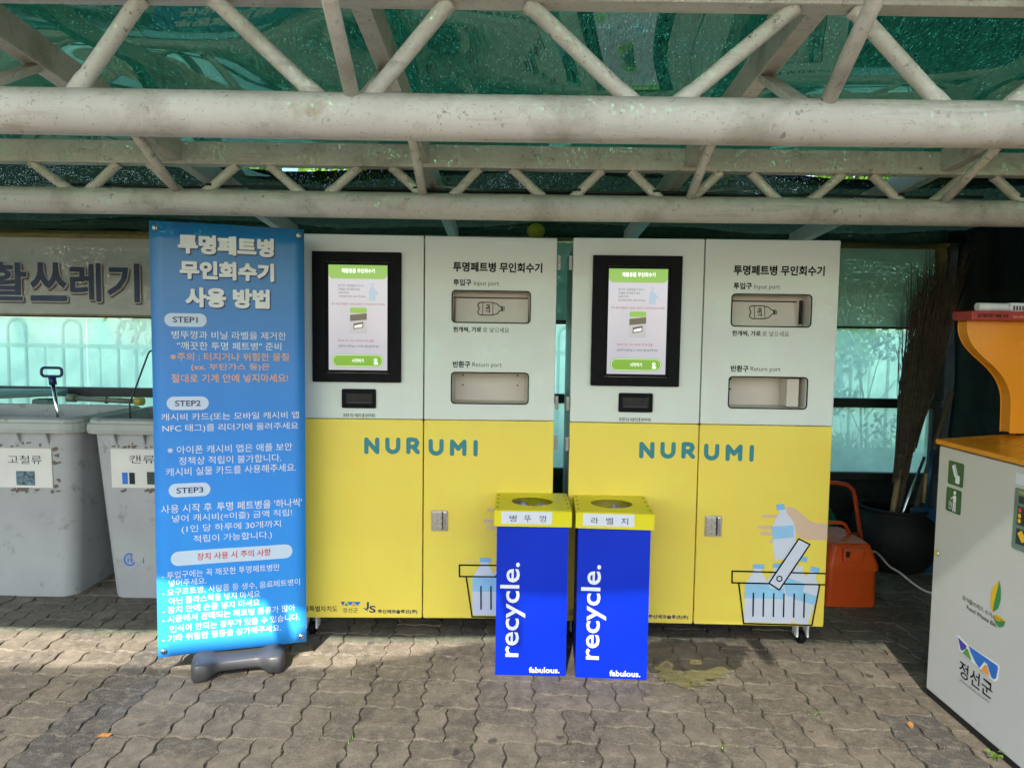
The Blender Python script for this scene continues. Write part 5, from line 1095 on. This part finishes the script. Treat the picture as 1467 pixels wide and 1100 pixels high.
rg = random.Random(77); mb = MB()
for k in range(420):
    x = rg.uniform(-2.6, 1.7); y = rg.uniform(1.9, 3.6); r = rg.uniform(.0012, .0034)
    if rg.random() < .7:
        if rg.random() < .5: x = PX0+round((x-PX0)/CELL*2)*CELL/2+rg.uniform(-.01, .01)
        else: y = PY0+round((y-PY0)/CELL*2)*CELL/2+rg.uniform(-.01, .01)
    v = [Vector((rg.uniform(-1, 1), rg.uniform(-1, 1), rg.uniform(-.3, 1))).normalized()*r+Vector((x, y, r*.4)) for _ in range(5)]
    mb.add(v, [(0, 1, 2), (0, 2, 3), (0, 3, 1), (1, 4, 2), (2, 4, 3)])
o = mb.build('grit', 'wood_grit', kind='stuff'); o['label'] = 'loose grit and crumbs scattered on the paving'
mb = MB()
for k in range(260):
    c_ = rg.choice(((-.62, 2.42), (.33, 2.18), (-.14, 2.41), (1.22, 2.66), (-1.9, 2.63), (.78, 2.41), (-.38, 2.2)))
    if rg.random() < .5: x = PX0+round((c_[0]-PX0)/CELL)*CELL+rg.uniform(-.006, .006); y = c_[1]+rg.gauss(0, .045)
    else: y = PY0+round((c_[1]-PY0)/CELL)*CELL+rg.uniform(-.006, .006); x = c_[0]+rg.gauss(0, .045)
    a = rg.uniform(0, 6.28); l_ = rg.uniform(.003, .009); dx, dy = math.cos(a)*l_, math.sin(a)*l_
    mb.add([(x-dy*.3, y+dx*.3, -.007), (x+dy*.3, y-dx*.3, -.007), (x+dx, y+dy, .001+rg.random()*.004)], [(0, 1, 2)])
o = mb.build('moss', 'sprout', kind='stuff'); o['label'] = 'small tufts of moss in the joints of the paving'
# ---------------------------------------------------------------- outside: fence, road, grass, plants, trees
fn = thing('garden_fence', 'pale hoop topped metal fence standing outside behind the tinted glazing', 'fence', (0, 6.6, .1))
for k in range(20):
    x = -5.2+k*.52
    mb = MB(); r = .085
    pts = [(x-r, 0, 0.0), (x-r, 0, 1.36)]+[(x-r*math.cos(math.radians(a)), 0, 1.36+r*math.sin(math.radians(a))) for a in range(20, 180, 20)]+[(x+r, 0, 1.36), (x+r, 0, 0.0)]
    mb.tube(pts, .014, 8); mb.build('hoop', 'fence_paint', fn)
for k in range(19):
    x = -4.94+k*.52; mb = MB(); mb.tube([(x, 0, 0), (x, 0, 1.22)], .011, 8); mb.build('bar', 'fence_paint', fn)
for z in (.3, 1.18):
    mb = MB(); mb.box(-5.4, 5.2, -.018, .018, z, z+.04); mb.build('rail', 'fence_paint', fn)
mb = MB(); mb.box(-30, 30, 15.2, 15.45, .08, 2.0); mb.box(-30, 30, 15.15, 15.5, 2.003, 2.07); o = mb.build('bright_backdrop_wall', 'sign_grey'); tag(o, 'long pale wall added beyond the road to brighten the tinted glazing', 'wall')  # added pale wall, brightens the panes from beyond the road
mb = MB(); mb.box(-60, 60, 8.6, 15.0, .09, .106); o = mb.build('road', 'road'); o['kind'] = 'structure'
def blades(name, x0, x1, y0, y1, n, h0, h1, label, seed=2):
    rg = random.Random(seed); mb = MB()
    for _ in range(n):
        x = rg.uniform(x0, x1); y = rg.uniform(y0, y1); h = rg.uniform(h0, h1); a = rg.uniform(0, 6.28); b = rg.uniform(.05, .35)*h; w_ = rg.uniform(.004, .008)
        dx, dy = math.cos(a), math.sin(a)
        mb.add([(x-dy*w_, y+dx*w_, .09), (x+dy*w_, y-dx*w_, .09), (x+dx*b*.4+dy*w_*.7, y+dy*b*.4-dx*w_*.7, .09+h*.6), (x+dx*b*.4-dy*w_*.7, y+dy*b*.4+dx*w_*.7, .09+h*.6), (x+dx*b, y+dy*b, .09+h)], [(0, 1, 2, 3), (3, 2, 4)])
    o = mb.build(name, 'grass', kind='stuff'); o['label'] = label; return o
blades('grass', -5, 5, 5.1, 7.5, 9000, .18, .62, 'tall grass growing outside along the glazing')
def leafy(name, x, y, z0, h, r, n, size, mat, label, cat, seed, trunk=.03, group=None, clumps=14, crown_lo=.35):
    t = thing(name, label, cat, (x, y, z0), 0, group); rg = random.Random(seed)
    mb = MB(); mb.tube([(0, 0, -.05), (.02*h*rg.uniform(-1, 1), 0, h*.3), (.05*h*rg.uniform(-1, 1), 0, h*.75)], [trunk, trunk*.75, trunk*.3], 8)
    cs = []
    for k in range(clumps):
        a = rg.uniform(0, 6.28); q = rg.uniform(.15, 1)**.6*r; zz = h*rg.uniform(crown_lo, .97); f = 1-abs(zz/h-.6)*1.1
        c = Vector((math.cos(a)*q*f, math.sin(a)*q*f, zz)); cs.append((c, rg.uniform(.22, .42)*r))
        mb.tube([(0, 0, zz*.6), c*.6+Vector((0, 0, zz*.28)), c], [trunk*.35, trunk*.25, trunk*.1], 5, False)
    mb.build('trunk', 'bark', t)
    mb = MB()
    for _ in range(n):
        c, cr_ = rg.choice(cs); d = Vector((rg.gauss(0, 1), rg.gauss(0, 1), rg.gauss(0, .8))).normalized()*cr_*rg.random()**.4
        p = c+d; nrm = Vector((rg.gauss(0, 1), rg.gauss(0, 1), rg.gauss(.3, 1))).normalized(); u = nrm.orthogonal().normalized(); v = nrm.cross(u); s = size*rg.uniform(.6, 1.3)
        mb.add([p-u*s, p-v*s*.5, p+u*s, p+v*s*.5], [(0, 1, 2, 3)])
    mb.build('crown', mat, t, kind='stuff'); return t
leafy('climbing_plant', 2.05, 5.45, .08, 1.75, .45, 500, .035, 'foliage2', 'sunny leafy plant outside the glazing right of the machines', 'plant', 3, .012, None, 12, .4)
leafy('shrub', 3.0, 5.9, .08, 1.5, .5, 700, .03, 'foliage', 'small shrub outside behind the brooms', 'shrub', 4, .015, None, 10, .2)
for k, (x, y, h, r, lab) in enumerate(((-8, 17, 6.0, 2.8, 'far left'), (-4.2, 18, 7.0, 3.0, 'left of centre'), (-.5, 16.5, 6.2, 2.8, 'behind the left machine'), (3.0, 17.5, 7.5, 3.2, 'behind the gap between the machines'), (6.8, 16.5, 6.5, 3.0, 'behind the right machine'), (10.8, 18, 7.0, 3.3, 'far right'))):
    leafy('tree', x, y, .08, h, r, 5200, .13, 'foliage2' if k % 2 else 'foliage', 'broad leafy tree beyond the road, '+lab, 'tree', 20+k, .16, 'trees beyond the road', 26, .12)
for o in _to: bpy.data.objects.remove(o)
